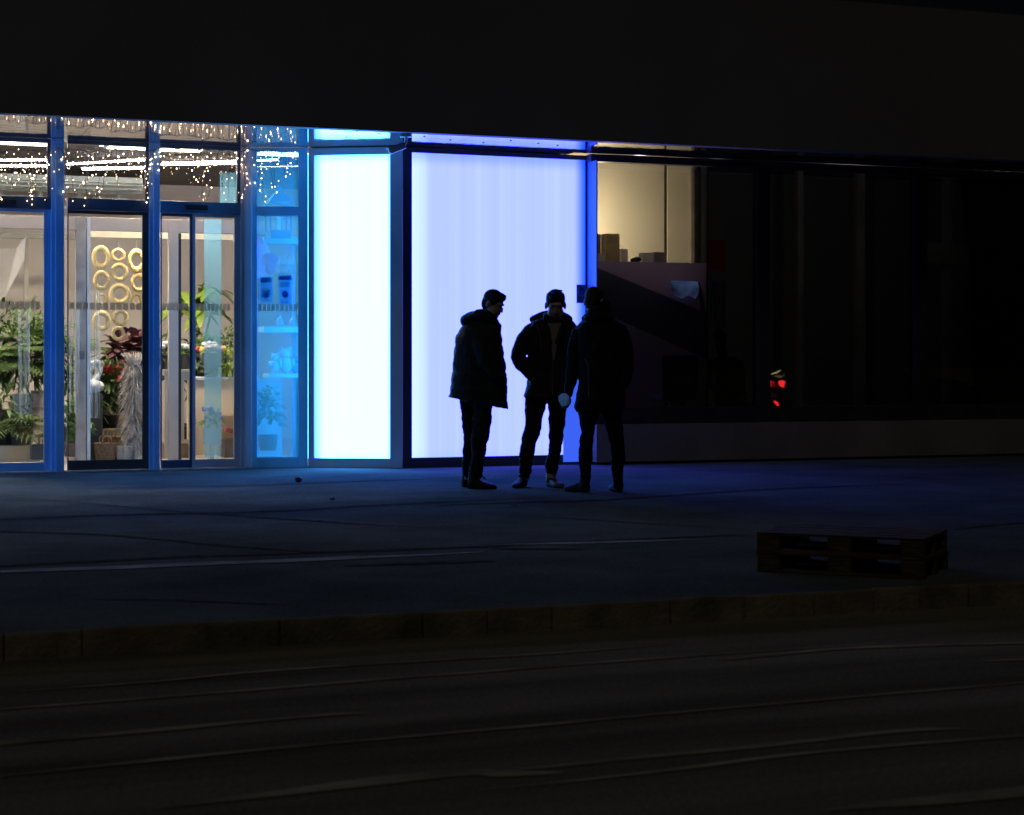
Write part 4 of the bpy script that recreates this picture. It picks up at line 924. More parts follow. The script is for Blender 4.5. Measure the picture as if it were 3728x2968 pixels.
# clear cellophane sleeves with reflection streaks painted into the plastic
m, nt, out = nodes('cellophane'); t_ = nt.nodes.new('ShaderNodeBsdfTransparent'); g_ = nt.nodes.new('ShaderNodeBsdfTranslucent'); g_.inputs[0].default_value = (.62,.8,.95,1)
tc = nt.nodes.new('ShaderNodeTexCoord'); mp = nt.nodes.new('ShaderNodeMapping'); mp.inputs['Scale'].default_value = (60,10,.6); L(nt, tc.outputs['Object'], mp.inputs[0])
nz = nt.nodes.new('ShaderNodeTexNoise'); nz.inputs['Scale'].default_value = 1; nz.inputs['Detail'].default_value = 2; L(nt, mp.outputs[0], nz.inputs[0]); rr = nt.nodes.new('ShaderNodeMapRange'); rr.inputs[1].default_value = .45; rr.inputs[2].default_value = .65; rr.inputs[4].default_value = .32; L(nt, nz.outputs[0], rr.inputs[0])
mm = nt.nodes.new('ShaderNodeMixShader'); L(nt, rr.outputs[0], mm.inputs[0]); L(nt, t_.outputs[0], mm.inputs[1]); L(nt, g_.outputs[0], mm.inputs[2]); L(nt, mm.outputs[0], out.inputs[0]); CELLO = m
def cello(px0, px1, py0, py1, Y, lab):
    a, c = at(px0,py1,Y), at(px1,py0,Y); w = (c.x-a.x)/2; h = c.z-a.z
    t = thing('cellophane_sleeve', lab, 'plastic sleeve', ((a.x+c.x)/2,Y,a.z), 0, 'clear plastic sleeves in the shop window')
    bm = BM(); lathe(bm, [(w*.75,0),(w*.8,h*.1),(w,h*.5),(w*1.02,h)], (0,0,0), 18, cap=False); obj('sleeve', bm, CELLO, t, True)
    bm = BM(); torus(bm, (0,0,0), w*.75, .005, 18, 6); bmesh.ops.rotate(bm, verts=bm.verts[:], cent=(0,0,0), matrix=Matrix.Rotation(R(90),3,'X')); obj('rim', bm, CELLO, t, True)
cello(66,110,1130,1508,20.4,'tall clear plastic sleeve hanging at the left door')
cello(250,290,1100,1500,20.4,'clear plastic sleeve left of the grey lobby post')
cello(322,368,1060,1520,20.35,'clear plastic sleeve in front of the straw wreaths')
# reflection stripes on the right sliding leaf and transom, painted as translucent strips
STRIP = glass('reflection_strip_glass', (.80,.93,1.0), 1.5, .02, .25, (.36,.74,1.0))
bm = BM(); box(bm, X(744,YD+.05), YD+.052, .11, X(806,YD+.05), YD+.056, zt0-.05)
o = obj('door_reflection', bm, STRIP); tag(o, 'pale blue reflection stripe built as a translucent strip on the right sliding door', 'reflection strip')
bm = BM(); box(bm, X(800,YD+.04), YD+.034, zt1+.002, X(866,YD+.04), YD+.038, zt1+.33)
o = obj('transom_reflection', bm, STRIP); tag(o, 'pale blue reflection stripe built as a translucent strip on the third transom window', 'reflection strip')

# ---- icicle string lights
CORD = mat('light_cord', (.10,.09,.12), .6)
BULBS = [emit('bulb_glow_bright', (1.0,.70,.42), 26.), emit('bulb_glow', (1.0,.62,.32), 9.), emit('bulb_glow_dim', (1.0,.56,.26), 3.5)]
BULB_ME = []
def icicles(px0, px1, n, lab, Y=18.925, pys=534):
    a, c = at(px0,pys,Y), at(px1,pys+ (px1-px0)*.042,Y)
    t = thing('icicle_lights', lab, 'string lights', a, 0, 'icicle string lights along the shop front')
    bm = BM(); NP = max(4, int((px1-px0)/22)); P = []
    for i in range(NP+1):
        f = i/NP; P.append(Vector(((c.x-a.x)*f, random.uniform(-.02,.02), (c.z-a.z)*f-.03*abs(math.sin(i*.9))-random.uniform(0,.02))))
    P = spline(P, 3); tube(bm, P, .0045, 5); obj('cable', bm, CORD, t)
    bm = BM(); bl = [q+Vector((random.uniform(-.02,.02),random.uniform(-.02,.01),-random.uniform(.02,.05))) for q in P[::5]]; nd = n//2+1
    for q in bl: tube(bm, [q, q+Vector((0,0,.03))], .002, 4)
    for k in range(nd):
        f = (k+random.uniform(.15,.85))/nd; p = P[min(len(P)-1,int(f*(len(P)-1)))].copy()
        ln = random.choice((.08,.13,.2,.28,.36,.5))*random.uniform(.85,1.1); Q = [p]; q = p.copy(); steps = max(2,int(ln/.055))
        for s in range(steps):
            q = q+Vector((random.uniform(-.018,.018),random.uniform(-.012,.012),-ln/steps)); Q.append(q.copy())
            if random.random() < .68 or s == steps-1:
                b_ = q+Vector((random.choice((-1,1))*random.uniform(.01,.04),random.uniform(-.02,.02),-random.uniform(.005,.03))); tube(bm, [q,b_], .002, 4); bl.append(b_)
        tube(bm, Q, .0026, 4)
    obj('drop_strand', bm, CORD, t)
    for b_ in bl:
        if not BULB_ME:
            for k_ in range(3):
                b2 = BM(); ell(b2,(0,0,0),(.0042-.0003*k_,)*2+(.0066,),sub=2); me = D.meshes.new('bulb'); b2.to_mesh(me); b2.free(); me.materials.append(BULBS[k_]); BULB_ME.append(me)
        o = D.objects.new('bulb', random.choice(BULB_ME)); col.objects.link(o); o.parent = t
        o.location = b_
icicles(-120,60,18,'icicle lights over the leftmost transom window, at the photo edge'); icicles(60,205,22,'icicle lights ending at the first blue column')
icicles(206,405,24,'icicle lights over the left half of the second transom window'); icicles(405,575,22,'icicle lights ending at the second blue column')
icicles(576,735,24,'icicle lights over the left half of the third transom window'); icicles(735,900,24,'icicle lights ending at the third column'); icicles(905,1110,24,'icicle lights over the narrow side window, next to the light box')

# ================================================================ PEOPLE
CLOTHTEX = D.textures.new('cloth_folds', 'CLOUDS'); CLOTHTEX.noise_scale = .09; CLOTHTEX.noise_depth = 2
def union(name, bm, m, parent, voxel=.008, smooth=4, fold=0., label=None):
    """one continuous surface grown from overlapping tapered shapes"""
    bmesh.ops.recalc_face_normals(bm, faces=bm.faces[:])
    me = D.meshes.new(name); bm.to_mesh(me); bm.free()
    o = D.objects.new(name, me); col.objects.link(o)
    r = o.modifiers.new('r','REMESH'); r.mode = 'VOXEL'; r.voxel_size = voxel
    s = o.modifiers.new('s','SMOOTH'); s.iterations = smooth; s.factor = .5
    if fold:
        d = o.modifiers.new('d','DISPLACE'); d.texture = CLOTHTEX; d.strength = fold; d.mid_level = .5
    dg = bpy.context.evaluated_depsgraph_get(); me2 = D.meshes.new_from_object(o.evaluated_get(dg)); me2.name = name
    o.modifiers.clear(); o.data = me2; D.meshes.remove(me)
    me2.materials.clear(); me2.materials.append(m)
    for p in me2.polygons: p.use_smooth = True
    if parent: o.parent = parent
    if label: o['label'] = label
    return o
def loft(bm, rings, n=28, p=2.4, step=.02, puff=0., pp=.1):
    """rings: (zL, zR, xL, xR, ycentre, ydepth) bottom/top order free; smooth interpolation between them"""
    R_ = []
    for i in range(len(rings)-1):
        a, b = rings[i], rings[i+1]; k = max(1, int(abs((a[0]+a[1])-(b[0]+b[1]))/2/step))
        q0, q3 = rings[max(i-1,0)], rings[min(i+2,len(rings)-1)]
        for j in range(k):
            t = j/k
            R_.append([.5*((2*a[x])+(b[x]-q0[x])*t+(2*q0[x]-5*a[x]+4*b[x]-q3[x])*t*t+(3*a[x]-q0[x]-3*b[x]+q3[x])*t**3) for x in range(6)])
    R_.append(list(rings[-1])); out = []
    for zL, zR, xL, xR, yc, yd in R_:
        cx, hw = (xL+xR)/2, (xR-xL)/2; ring = []
        if puff:
            g = puff*abs(math.sin(math.pi*((zL+zR)/2)/pp)); hw += g; yd += g
        for k in range(n):
            a = 2*math.pi*k/n; ca, sa = math.cos(a), math.sin(a)
            x = cx+hw*math.copysign(abs(ca)**(2/p), ca); y = yc+yd*math.copysign(abs(sa)**(2/p), sa)
            f = (x-cx)/hw*.5+.5; ring.append(bm.verts.new((x, y, zL+(zR-zL)*f)))
        out.append(ring)
    for a, b in zip(out, out[1:]):
        for k in range(n): bm.faces.new((a[k], a[(k+1)%n], b[(k+1)%n], b[k]))
    bm.faces.new(out[0][::-1]); bm.faces.new(out[-1])
SKIN = mat('skin', (.42,.28,.21), .5, 0, .08, 12)
HAIR = mat('hair_dark', (.012,.010,.009), .8, 0, .3, 40)
class Fig:
    """local metres from the silhouette grid of the photo crop (1560,1000 scale 0.4895)"""
    def __init__(s, u0, v0, label):
        px, py = 1560+u0*.48951, 1000+v0*.48951
        g = gnd(px, py); dep = g.x*SY+g.y*CY; s.k = .48951*dep/FPX; s.u0, s.v0 = u0, v0
        s.t = None; s.loc = g; s.label = label
    def x(s, u): return (u-s.u0)*s.k
    def z(s, v): return (s.v0-v)*s.k
    def p(s, u, v, y=0.): return (s.x(u), y, s.z(v))
    def ring(s, vL, vR, uL, uR, yc, yd): return (s.z(vL), s.z(vR), s.x(uL), s.x(uR), yc, yd)
    def tube(s, bm, pts, flat=1., n=14):
        P = [s.p(*q[:3]) for q in pts]; r = [q[3]*s.k for q in pts]
        m_ = 5; PP = spline(P, m_); RR = []
        for i in range(len(r)-1): RR += [r[i]+(r[i+1]-r[i])*j/m_ for j in range(m_)]
        RR.append(r[-1]); tube(bm, PP, RR, n, flat)
def head(bm, c, yaw, pitch, roll=0., sc_=1.):
    """skull, jaw, nose, brow, lips and ears; faces -y (towards the camera) at yaw 0"""
    M = Matrix.Translation(c) @ Euler((R(pitch), R(roll), R(yaw)), 'XYZ').to_matrix().to_4x4()
    M = Matrix.Translation(c) @ Matrix.Rotation(R(yaw),4,'Z') @ Matrix.Rotation(R(pitch),4,'X') @ Matrix.Rotation(R(roll),4,'Y') @ Matrix.Scale(sc_,4)
    b2 = BM()
    for cc, r in (((0,.012,.035),(.076,.096,.088)),((0,-.03,-.03),(.062,.066,.08)),((0,-.055,-.085),(.036,.036,.032)),((.04,-.03,-.06),(.03,.05,.045)),((-.04,-.03,-.06),(.03,.05,.045)),
                  ((0,-.098,-.012),(.012,.016,.026)),((0,-.104,-.026),(.016,.015,.011)),((0,-.078,.03),(.052,.02,.012)),((0,-.088,-.052),(.024,.012,.006)),((0,-.087,-.062),(.02,.012,.006)),
                  ((.079,.015,-.005),(.012,.022,.034)),((-.079,.015,-.005),(.012,.022,.034)),((0,.02,-.12),(.055,.06,.1))):
        ell(b2, cc, r, sub=3)
    bmesh.ops.transform(b2, matrix=M, verts=b2.verts[:]); me = D.meshes.new('tmp'); b2.to_mesh(me); b2.free(); bm.from_mesh(me); D.meshes.remove(me)
    return M
def hair(M, parent, seed, long_=0., top=.02):
    rnd = random.Random(seed); b2 = BM()
    ell(b2, (0,.018,.046), (.081,.100,.090)); ell(b2, (0,.058,.0), (.066,.058,.085+long_)); ell(b2, (0,-.04,.088), (.058,.055,.042))
    ell(b2,(.046,.012,.066),(.034,.068,.046)); ell(b2,(-.046,.012,.066),(.034,.068,.046))
    ell(b2,(.060,-.004,.036),(.015,.046,.036)); ell(b2,(-.060,-.004,.036),(.015,.046,.036))
    for _ in range(70):
        a = rnd.uniform(-2.6,2.6); q = Vector((.055*math.sin(a)*rnd.uniform(.2,1.1), -.05+.11*rnd.random(), .106+rnd.uniform(-.012,.010)))
        tube(b2, [q, q+Vector((rnd.uniform(-.02,.02), rnd.uniform(-.016,.012), rnd.uniform(.0,top*.7)))], [.010,.004], 6)
    bmesh.ops.transform(b2, matrix=M, verts=b2.verts[:]); return union('hair', b2, HAIR, parent, .005, 1, .006)
def hand(bm, wrist, direction, palm_n, side=1, curl=.5, sc_=1.):
    """palm, four curled fingers of different length and a thumb from the side of the palm"""
    d = Vector(direction).normalized(); n = Vector(palm_n).normalized(); s = d.cross(n).normalized()*side; w = Vector(wrist)
    def P(a, b, c): return w+(d*a+s*b+n*c)*sc_
    for k in range(5): ell(bm, P(.025+.012*k,-.0,.0), (.018*sc_,)*3, sub=2)
    for b_ in (-.028,-.01,.01,.028): tube(bm, [P(.0,b_*.6,0), P(.05,b_*.95,.002), P(.088,b_,.0)], [.014*sc_,.015*sc_,.012*sc_], 8)
    for b_, ln in ((-.030,.062),(-.010,.078),(.011,.084),(.030,.074)):
        pts = [P(.085,b_,0)]; ang = 0; q = pts[0]
        for k, f in enumerate((.45,.32,.23)):
            ang += curl*(.6+.3*k); q = q+(d*math.cos(ang)+n*math.sin(ang))*ln*f*sc_; pts.append(q)
        tube(bm, pts, [.0095*sc_,.009*sc_,.0082*sc_,.0065*sc_], 8)
    tube(bm, [P(.02,.028,.004),P(.045,.048,.014),P(.072,.052,.026),P(.092,.046,.036)], [.014*sc_,.012*sc_,.0105*sc_,.008*sc_], 8)
def shoe(bm, heel, direction, ln=.28, w=.095, shaft=.13):
    """profiled shoe: sole, toe box, instep, ankle shaft"""
    d = Vector((direction[0],direction[1],0)).normalized(); s = Vector((d.y,-d.x,0)); h = Vector(heel)
    prof = [(0,.062,.075),(.06,.074,.095),(.16,.080,.098),(.28,.078,.094),(.42,.082,.083),(.58,.096,.066),(.75,.100,.054),(.88,.086,.047),(.97,.052,.036),(1.0,.02,.022)]
    rings = []
    for t, ww, hh in prof:
        ww *= w/.1; c = h+d*ln*t; r = []
        for k in range(12):
            a = 2*math.pi*k/12; ca, sa = math.cos(a), math.sin(a)
            zz = hh/2+hh/2*math.copysign(abs(sa)**.7, sa); r.append(bm.verts.new(c+s*(ww/2*math.copysign(abs(ca)**.75,ca))+Vector((0,0,max(.001,zz)))))
        rings.append(r)
    for a, b in zip(rings, rings[1:]):
        for k in range(12): bm.faces.new((a[k], a[(k+1)%12], b[(k+1)%12], b[k]))
    bm.faces.new(rings[0][::-1]); bm.faces.new(rings[-1])
    c = h+d*ln*.17
    tube(bm, [c+Vector((0,0,.05)), c+Vector((0,0,.09)), c+Vector((0,0,shaft))], [.05,.043,.042], 12)
def place(body, F):
    body.location = F.loc; body.rotation_euler = (0,0,-R(YAW)); tag(body, F.label, 'person', 'three men talking in front of the light box')
JK1 = mat('parka_cloth', (.022,.028,.027), .7, 0, .2, 14, .3, 120, spec=.15, sheen=.22)
JK2 = mat('jacket_cloth', (.02,.022,.025), .7, 0, .2, 14, .3, 120, spec=.15, sheen=.22)
JK3 = mat('coat_cloth', (.010,.010,.012), .75, 0, .2, 14, .3, 120, spec=.1, sheen=.12)
PT = mat('trouser_cloth', (.012,.012,.015), .8, 0, .2, 18, .3, 150, spec=.15)
SH = mat('shoe_leather', (.014,.013,.012), .65, 0, .2, 10, spec=.25)
SHT = mat('shoe_tan', (.10,.06,.04), .6, 0, .2, 10)
ZIP = mat('zip_metal', (.30,.28,.26), .4, .5)
TEE = mat('tee_cloth', (.42,.37,.32), .8)

# ---- left man: long padded parka, seen from behind, head bowed to the right
F = Fig(372, 1588, 'man in a long padded parka with his hood down, head bowed to the right')
k = F.k
def bodybase(F, hc, yaw, pitch, neck, spine, legs, arms, hands=(), roll=0., hs=1.):
    bm = BM(); M = head(bm, Vector(F.p(*hc)), yaw, pitch, roll, hs)
    F.tube(bm, neck); F.tube(bm, spine, 1.0, 16)
    for l in legs: F.tube(bm, l)
    for a in arms: F.tube(bm, a)
    for h in hands: hand(bm, *h)
    o = union('person', bm, SKIN, None, .006, 3); place(o, F); return o, M
b, M = bodybase(F, (482,222,.0), 62, 24, [(440,300,.03,48),(410,380,.03,60)], [(390,400,.02,90),(370,600,.03,90),(370,800,.03,95),(365,950,.03,85)],
                [[(292,930,.07,42),(300,1180,.083,28),(290,1350,.09,26),(286,1530,.10,24)],[(396,930,-.04,60),(390,1160,-.07,44),(372,1300,-.077,36),(352,1530,-.09,30)]],
                [[(360,420,-.13,42),(410,640,-.2,34),(455,750,-.17,28)],[(430,420,.16,42),(450,640,.16,34),(470,750,.10,28)]], [((F.x(455),-.15,F.z(750)),(.45,.35,-.8),(0,1,0),1,.8,.9),((F.x(470),.10,F.z(750)),(.35,-.25,-.8),(0,-1,0),-1,.8,.9)], 0, 1.0)
hair(M, b, 3, .0, .012)
bm = BM()
loft(bm, [F.ring(338,352,330,500,.02,.09),F.ring(365,372,268,526,.01,.14),F.ring(400,400,240,538,.0,.185),F.ring(450,450,214,536,.0,.21),F.ring(500,500,199,541,.0,.22),F.ring(600,600,193,555,.0,.225),
          F.ring(700,700,184,570,.0,.225),F.ring(800,800,174,579,.0,.22),F.ring(870,900,163,582,.0,.215),F.ring(900,965,154,585,.0,.21),F.ring(908,1000,150,588,.0,.20)], puff=.009, pp=.118)
F.tube(bm, [(335,425,-.12,62),(395,560,-.205,58),(430,660,-.215,54),(500,745,-.20,46),(535,790,-.16,38)])
F.tube(bm, [(440,420,.14,55),(500,640,.17,50),(545,770,.14,42)])
union('parka', bm, JK1, b, .006, 1, .022)
bm = BM()
ell(bm, F.p(322,330,.05), (90*k,.16,58*k), Matrix.Rotation(R(-24),4,'Y')); ell(bm, F.p(300,352,.03), (66*k,.13,44*k)); ell(bm, F.p(282,345,.0), (48*k,.10,50*k))
F.tube(bm, [(350,300,-.09,34),(420,292,-.115,34),(480,335,-.10,30),(515,378,-.03,26),(520,385,.03,26)]); F.tube(bm, [(350,290,.12,34),(430,290,.14,34),(500,350,.09,28)])
union('hood', bm, JK1, b, .008, 5, .01)
bm = BM(); tube(bm, [F.p(508,350,-.04), F.p(512,342,-.05), F.p(514,350,-.055)], .007, 6); obj('zip_pull', bm, ZIP, b)
bm = BM()
F.tube(bm, [(290,900,.07,60),(286,1000,.07,50),(296,1150,.08,40),(304,1195,.085,40),(296,1230,.085,40),(290,1350,.09,40),(290,1440,.10,40),(286,1515,.10,36)])
F.tube(bm, [(390,880,-.03,92),(402,980,-.04,76),(394,1160,-.07,67),(376,1225,-.075,63),(376,1245,-.075,62),(368,1350,-.08,52),(362,1430,-.09,52),(350,1505,-.09,46)])
ell(bm, F.p(365,900,.02), (110*k,.16,90*k))
union('trousers', bm, PT, b, .006, 1, .034)
bm = BM(); shoe(bm, (F.x(296),-.10,0), (1,-.10), .262, .105, .15); union('shoe', bm, SH, b, .005, 2)
bm = BM(); tube(bm, [F.p(400,1485,-.16), F.p(420,1505,-.17), F.p(432,1515,-.165)], .004, 5); tube(bm, [F.p(404,1490,-.16), F.p(418,1515,-.17)], .004, 5); obj('shoelace', bm, SH, b)
bm = BM(); shoe(bm, (F.x(245),.12,0), (1,.35), .27, .10, .15); union('shoe', bm, SH, b, .005, 2)

# ---- middle man: open jacket, hand in pocket, facing the camera
F = Fig(812, 1580, 'man facing the street in an open jacket and pale tee, hand in pocket'); k = F.k
b, M = bodybase(F, (944,232,-.02), 0, 18, [(944,320,.0,46),(940,390,.02,58)], [(925,420,.02,105),(920,600,.02,98),(890,800,.02,100),(880,930,.02,90)],
                [[(800,930,.02,60),(750,1200,.0,38),(718,1530,.0,28)],[(958,930,.02,60),(950,1200,.0,38),(915,1530,.0,28)]],
                [[(790,410,.02,44),(680,590,.03,34),(750,750,-.08,27)],[(1060,410,.02,44),(1105,600,.03,34),(1030,780,-.08,27)]],
                [((F.x(750),-.08,F.z(750)),(.55,-.1,-.9),(.5,.6,.3),1,.6,.9),((F.x(1030),-.08,F.z(780)),(-.4,-.1,-.9),(-.5,.6,.3),-1,.6,.9)], 0, 1.10)
hair(M, b, 8, -.03, .012)
bm = BM()
loft(bm, [F.ring(312,312,868,1010,.02,.085),F.ring(335,335,800,1060,.02,.12),F.ring(352,358,768,1086,.02,.135),F.ring(385,385,742,1106,.02,.15),F.ring(450,450,740,1104,.02,.155),F.ring(560,560,738,1098,.02,.155),F.ring(640,640,738,1092,.02,.16),
          F.ring(740,740,744,1076,.02,.165),F.ring(820,820,728,1060,.02,.17),F.ring(880,885,716,1048,.02,.17),F.ring(908,918,710,1042,.02,.17)])
F.tube(bm, [(840,400,.02,46),(785,408,.02,57),(741,450,.02,61),(708,500,.03,62),(681,560,.03,60),(668,608,.03,57),(694,665,.0,55),(738,722,-.05,47),(782,770,-.08,43)])
F.tube(bm, [(1062,405,.02,60),(1090,520,.03,58),(1104,620,.03,52),(1070,720,-.05,48),(1030,780,-.08,44)])
union('jacket', bm, JK2, b, .006, 1, .022)
bm = BM()
F.tube(bm, [(765,338,.06,24),(820,318,.11,34),(870,300,.12,34),(944,290,.13,34),(1010,308,.12,32),(1060,338,.07,24)])
F.tube(bm, [(872,298,.05,24),(872,330,-.06,24),(884,420,-.135,22),(905,520,-.15,18)]); F.tube(bm, [(1008,306,.05,24),(1008,335,-.06,24),(985,420,-.135,22),(950,520,-.15,18)])
union('hood', bm, JK2, b, .007, 3, .008)
bm = BM(); P = [F.p(884,362,-.13),F.p(986,362,-.13),F.p(960,480,-.158),F.p(934,640,-.158),F.p(922,640,-.158),F.p(908,480,-.158)]
bm.faces.new([bm.verts.new(q) for q in P]); bmesh.ops.solidify(bm, geom=bm.faces[:], thickness=-.03); obj('tee_shirt', bm, TEE, b)
bm = BM(); tube(bm, spline([F.p(800,372,-.125),F.p(818,420,-.15),F.p(832,500,-.157),F.p(842,560,-.157)],5), .0035, 5); tube(bm, spline([F.p(922,640,-.165),F.p(916,760,-.172),F.p(920,900,-.175)],4), .003, 5); obj('zip', bm, ZIP, b)
bm = BM(); tube(bm, spline([F.p(785,320,.08),F.p(776,306,.08),F.p(770,296,.08)],3), .003, 5); obj('drawstring', bm, ZIP, b)
bm = BM()
F.tube(bm, [(800,880,.02,84),(798,940,.02,80),(786,1040,.01,70),(772,1150,.0,61),(750,1235,.0,58),(736,1300,.0,53),(726,1365,.0,50),(721,1435,.0,49),(718,1482,.0,44)])
F.tube(bm, [(958,880,.02,82),(962,940,.02,76),(958,1040,.01,66),(954,1150,.0,55),(950,1215,.0,53),(938,1300,.0,48),(927,1365,.0,47),(920,1430,.0,51),(916,1480,.0,44)])
ell(bm, F.p(878,900,.02), (150*k,.15,60*k))
union('trousers', bm, PT, b, .006, 1, .034)
bm = BM(); tube(bm, [F.p(720,1460,.0),F.p(716,1510,.0)], .046, 12); obj('sock', bm, PT, b)
bm = BM(); tube(bm, [F.p(915,1460,.0),F.p(906,1510,.0)], .046, 12); obj('sock', bm, TEE, b)
bm = BM(); shoe(bm, (F.x(715),.06,0), (-.33,-.94), .27, .10, .115); union('shoe', bm, SH, b, .005, 2)
bm = BM(); shoe(bm, (F.x(895),.06,0), (.42,-.90), .27, .10, .115); union('shoe', bm, SHT, b, .005, 2, label='tan leather shoe')

# ---- right man: dark coat, back to the camera
F = Fig(1256, 1618, 'man in a dark coat with a bulky hood, standing with his back to the street'); k = F.k
wr = (F.x(1036), -.05, F.z(900))
b, M = bodybase(F, (1232,205,.02), 160, 14, [(1245,290,.0,52),(1262,380,.0,62)], [(1275,420,.0,110),(1280,600,.0,105),(1280,800,.0,110),(1275,960,.0,95)],
                [[(1190,960,.0,60),(1182,1200,.0,38),(1166,1560,.0,28)],[(1365,960,.0,60),(1402,1250,.0,40),(1410,1560,.0,28)]],
                [[(1135,430,.0,38),(1082,620,.02,33),(1050,800,-.03,28),(1036,905,-.05,21)],[(1415,430,.0,40),(1470,560,.0,34),(1478,650,.0,30),(1430,830,.09,26)]],
                [(wr,(-.22,-.12,-1.),(-.5,.9,.0),1,1.0,.92),((F.x(1430),.1,F.z(840)),(-.6,.3,-.7),(-.5,-.6,.3),-1,.7,.9)], 0, 1.0)
hair(M, b, 12, .01, .006)
bm = BM()
loft(bm, [F.ring(322,322,1160,1370,.0,.12),F.ring(345,345,1142,1392,.0,.14),F.ring(372,366,1106,1425,.0,.16),F.ring(400,400,1092,1458,.0,.17),F.ring(470,470,1098,1462,.0,.18),F.ring(600,600,1112,1448,.0,.18),F.ring(760,760,1118,1456,.0,.185),
          F.ring(850,850,1112,1462,.0,.19),F.ring(930,930,1096,1466,.0,.19),F.ring(985,990,1080,1466,.0,.19),F.ring(1022,1000,1100,1462,.0,.18)])
F.tube(bm, [(1180,405,.0,44),(1130,415,.0,52),(1100,490,.0,54),(1082,580,.02,54),(1072,700,.01,52),(1060,790,-.02,46),(1046,860,-.04,38),(1038,905,-.05,29)])
F.tube(bm, [(1370,405,.0,46),(1425,418,.0,54),(1460,500,.0,54),(1476,580,.0,53),(1480,650,.0,50),(1472,740,.04,50),(1446,820,.08,46),(1418,870,.1,40)])
union('coat', bm, JK3, b, .006, 1, .024)
bm = BM()
ell(bm, F.p(1262,318,-.09), (112*k,.11,56*k)); ell(bm, F.p(1268,285,-.06), (100*k,.12,60*k)); ell(bm, F.p(1312,250,-.02), (54*k,.09,62*k)); ell(bm, F.p(1195,320,-.04), (50*k,.09,40*k)); ell(bm, F.p(1325,310,-.02), (50*k,.10,52*k))
F.tube(bm, [(1165,330,.02,26),(1180,322,.10,28),(1260,310,.13,30),(1340,315,.09,32)])
union('hood', bm, JK3, b, .007, 4, .012)
bm = BM(); tube(bm, spline([F.p(1158,630,-.175),F.p(1172,655,-.183),F.p(1181,700,-.186),F.p(1181,800,-.19),F.p(1184,905,-.196)],5), .0035, 5); tube(bm, spline([F.p(1080,470,-.10),F.p(1074,478,-.10)],2), .004, 5); obj('zip', bm, ZIP, b)
bm = BM()
F.tube(bm, [(1192,960,.0,84),(1188,1040,.0,76),(1180,1110,.0,61),(1184,1180,.0,50),(1172,1290,.0,53),(1168,1370,.0,48),(1167,1440,.0,46),(1169,1485,.0,39),(1168,1560,.0,35)])
F.tube(bm, [(1360,960,.0,84),(1366,1040,.0,73),(1386,1140,.0,61),(1402,1240,.0,55),(1410,1320,.0,52),(1412,1370,.0,50),(1410,1440,.0,45),(1411,1550,.0,37)])
ell(bm, F.p(1275,960,.0), (165*k,.16,60*k))
union('trousers', bm, PT, b, .006, 1, .034)
bm = BM(); shoe(bm, (F.x(1186),-.06,0), (-.62,.55), .26, .10, .12); union('shoe', bm, SH, b, .005, 2)
bm = BM(); shoe(bm, (F.x(1418),-.05,0), (-.18,.95), .27, .10, .12); union('shoe', bm, SH, b, .005, 2)
# folded face mask / paper held in his hand
bm = BM(); P = [(962,905),(985,884),(1012,880),(1040,896),(1049,925),(1040,968),(1005,977),(982,966),(966,940)]
c = bm.verts.new(F.p(1005,928,-.135)); ring = [bm.verts.new(F.p(u,v,-.115+.008*(i%2))) for i,(u,v) in enumerate(P)]
for i in range(len(ring)): bm.faces.new((c, ring[i], ring[(i+1)%len(ring)]))
bmesh.ops.solidify(bm, geom=bm.faces[:], thickness=.006)
o = obj('folded_paper', bm, mat('paper_sheet', (.8,.8,.82), .7, 0, .03, 10, trans=.35), None, False)
o.location = F.loc; o.rotation_euler = (0,0,-R(YAW)); tag(o, 'pale folded paper held low in the hand of the man in the dark coat', 'paper')

# ---- seated dark figure and chair inside the dark window
YS = 19.6
g = at(2640,1480,YS); sc2 = (g.x*SY+YS*CY)/FPX
def q2(px, py, y=0.): p = at(px,py,YS); return Vector((p.x, YS+y, p.z))
bm = BM()
head(bm, q2(2622,1228), -20, 12, 0, .95)
tube(bm, [q2(2622,1250),q2(2632,1300)], .06, 12); tube(bm, [q2(2640,1300),q2(2650,1380),q2(2650,1470)], [.15,.17,.17], 16, .7)
for s1 in (-1,1):
    tube(bm, [q2(2640+s1*48,1312),q2(2640+s1*62,1390),q2(2640+s1*40,1440,-.2)], [.06,.05,.04], 10); hand(bm, q2(2640+s1*40,1440,-.2), (-s1*.5,-.8,-.1), (0,.1,-1), s1, .4, .9)
    tube(bm, [q2(2650+s1*26,1470),q2(2650+s1*28,1475,-.42),Vector((q2(2650+s1*28,1475).x,YS-.44,.36))], [.08,.065,.045], 10)
    tube(bm, [Vector((q2(2650+s1*28,1475).x,YS-.44,.36)),Vector((q2(2650+s1*28,1475).x,YS-.60,.35))], [.04,.03], 8)
o = union('person', bm, mat('dark_clothes', (.03,.03,.035), .8), None, .010, 3); tag(o, 'dark seated person dimly visible behind the dark window', 'person')
t = thing('display_stool', 'dark blue padded low chair in the window beside the mauve board', 'chair', (X(2478,18.44), 18.44, .632))
CH = mat('chair_blue', (.025,.03,.07), .8)
hw = (X(2542,18.44)-X(2412,18.44))/2; zt = Z(2478,1292,18.44)-.632
bm = BM(); box(bm, -hw,0,.14,hw,.07,zt,.03); obj('backrest', bm, CH, t)
bm = BM(); box(bm, -hw,-.0+.02,.07,hw,.29,.139,.02); obj('seat', bm, CH, t)
bm = BM(); lathe(bm, [(.03,.03),(.03,.069)], (0,.15,0), 12); obj('column', bm, BLACK, t)
for i in range(5):
    a = 2*math.pi*i/5; bm = BM(); tube(bm, [(0,.15,.04),(.13*math.cos(a),.15+.13*math.sin(a),.025)], [.025,.018], 8); obj('leg', bm, BLACK, t)

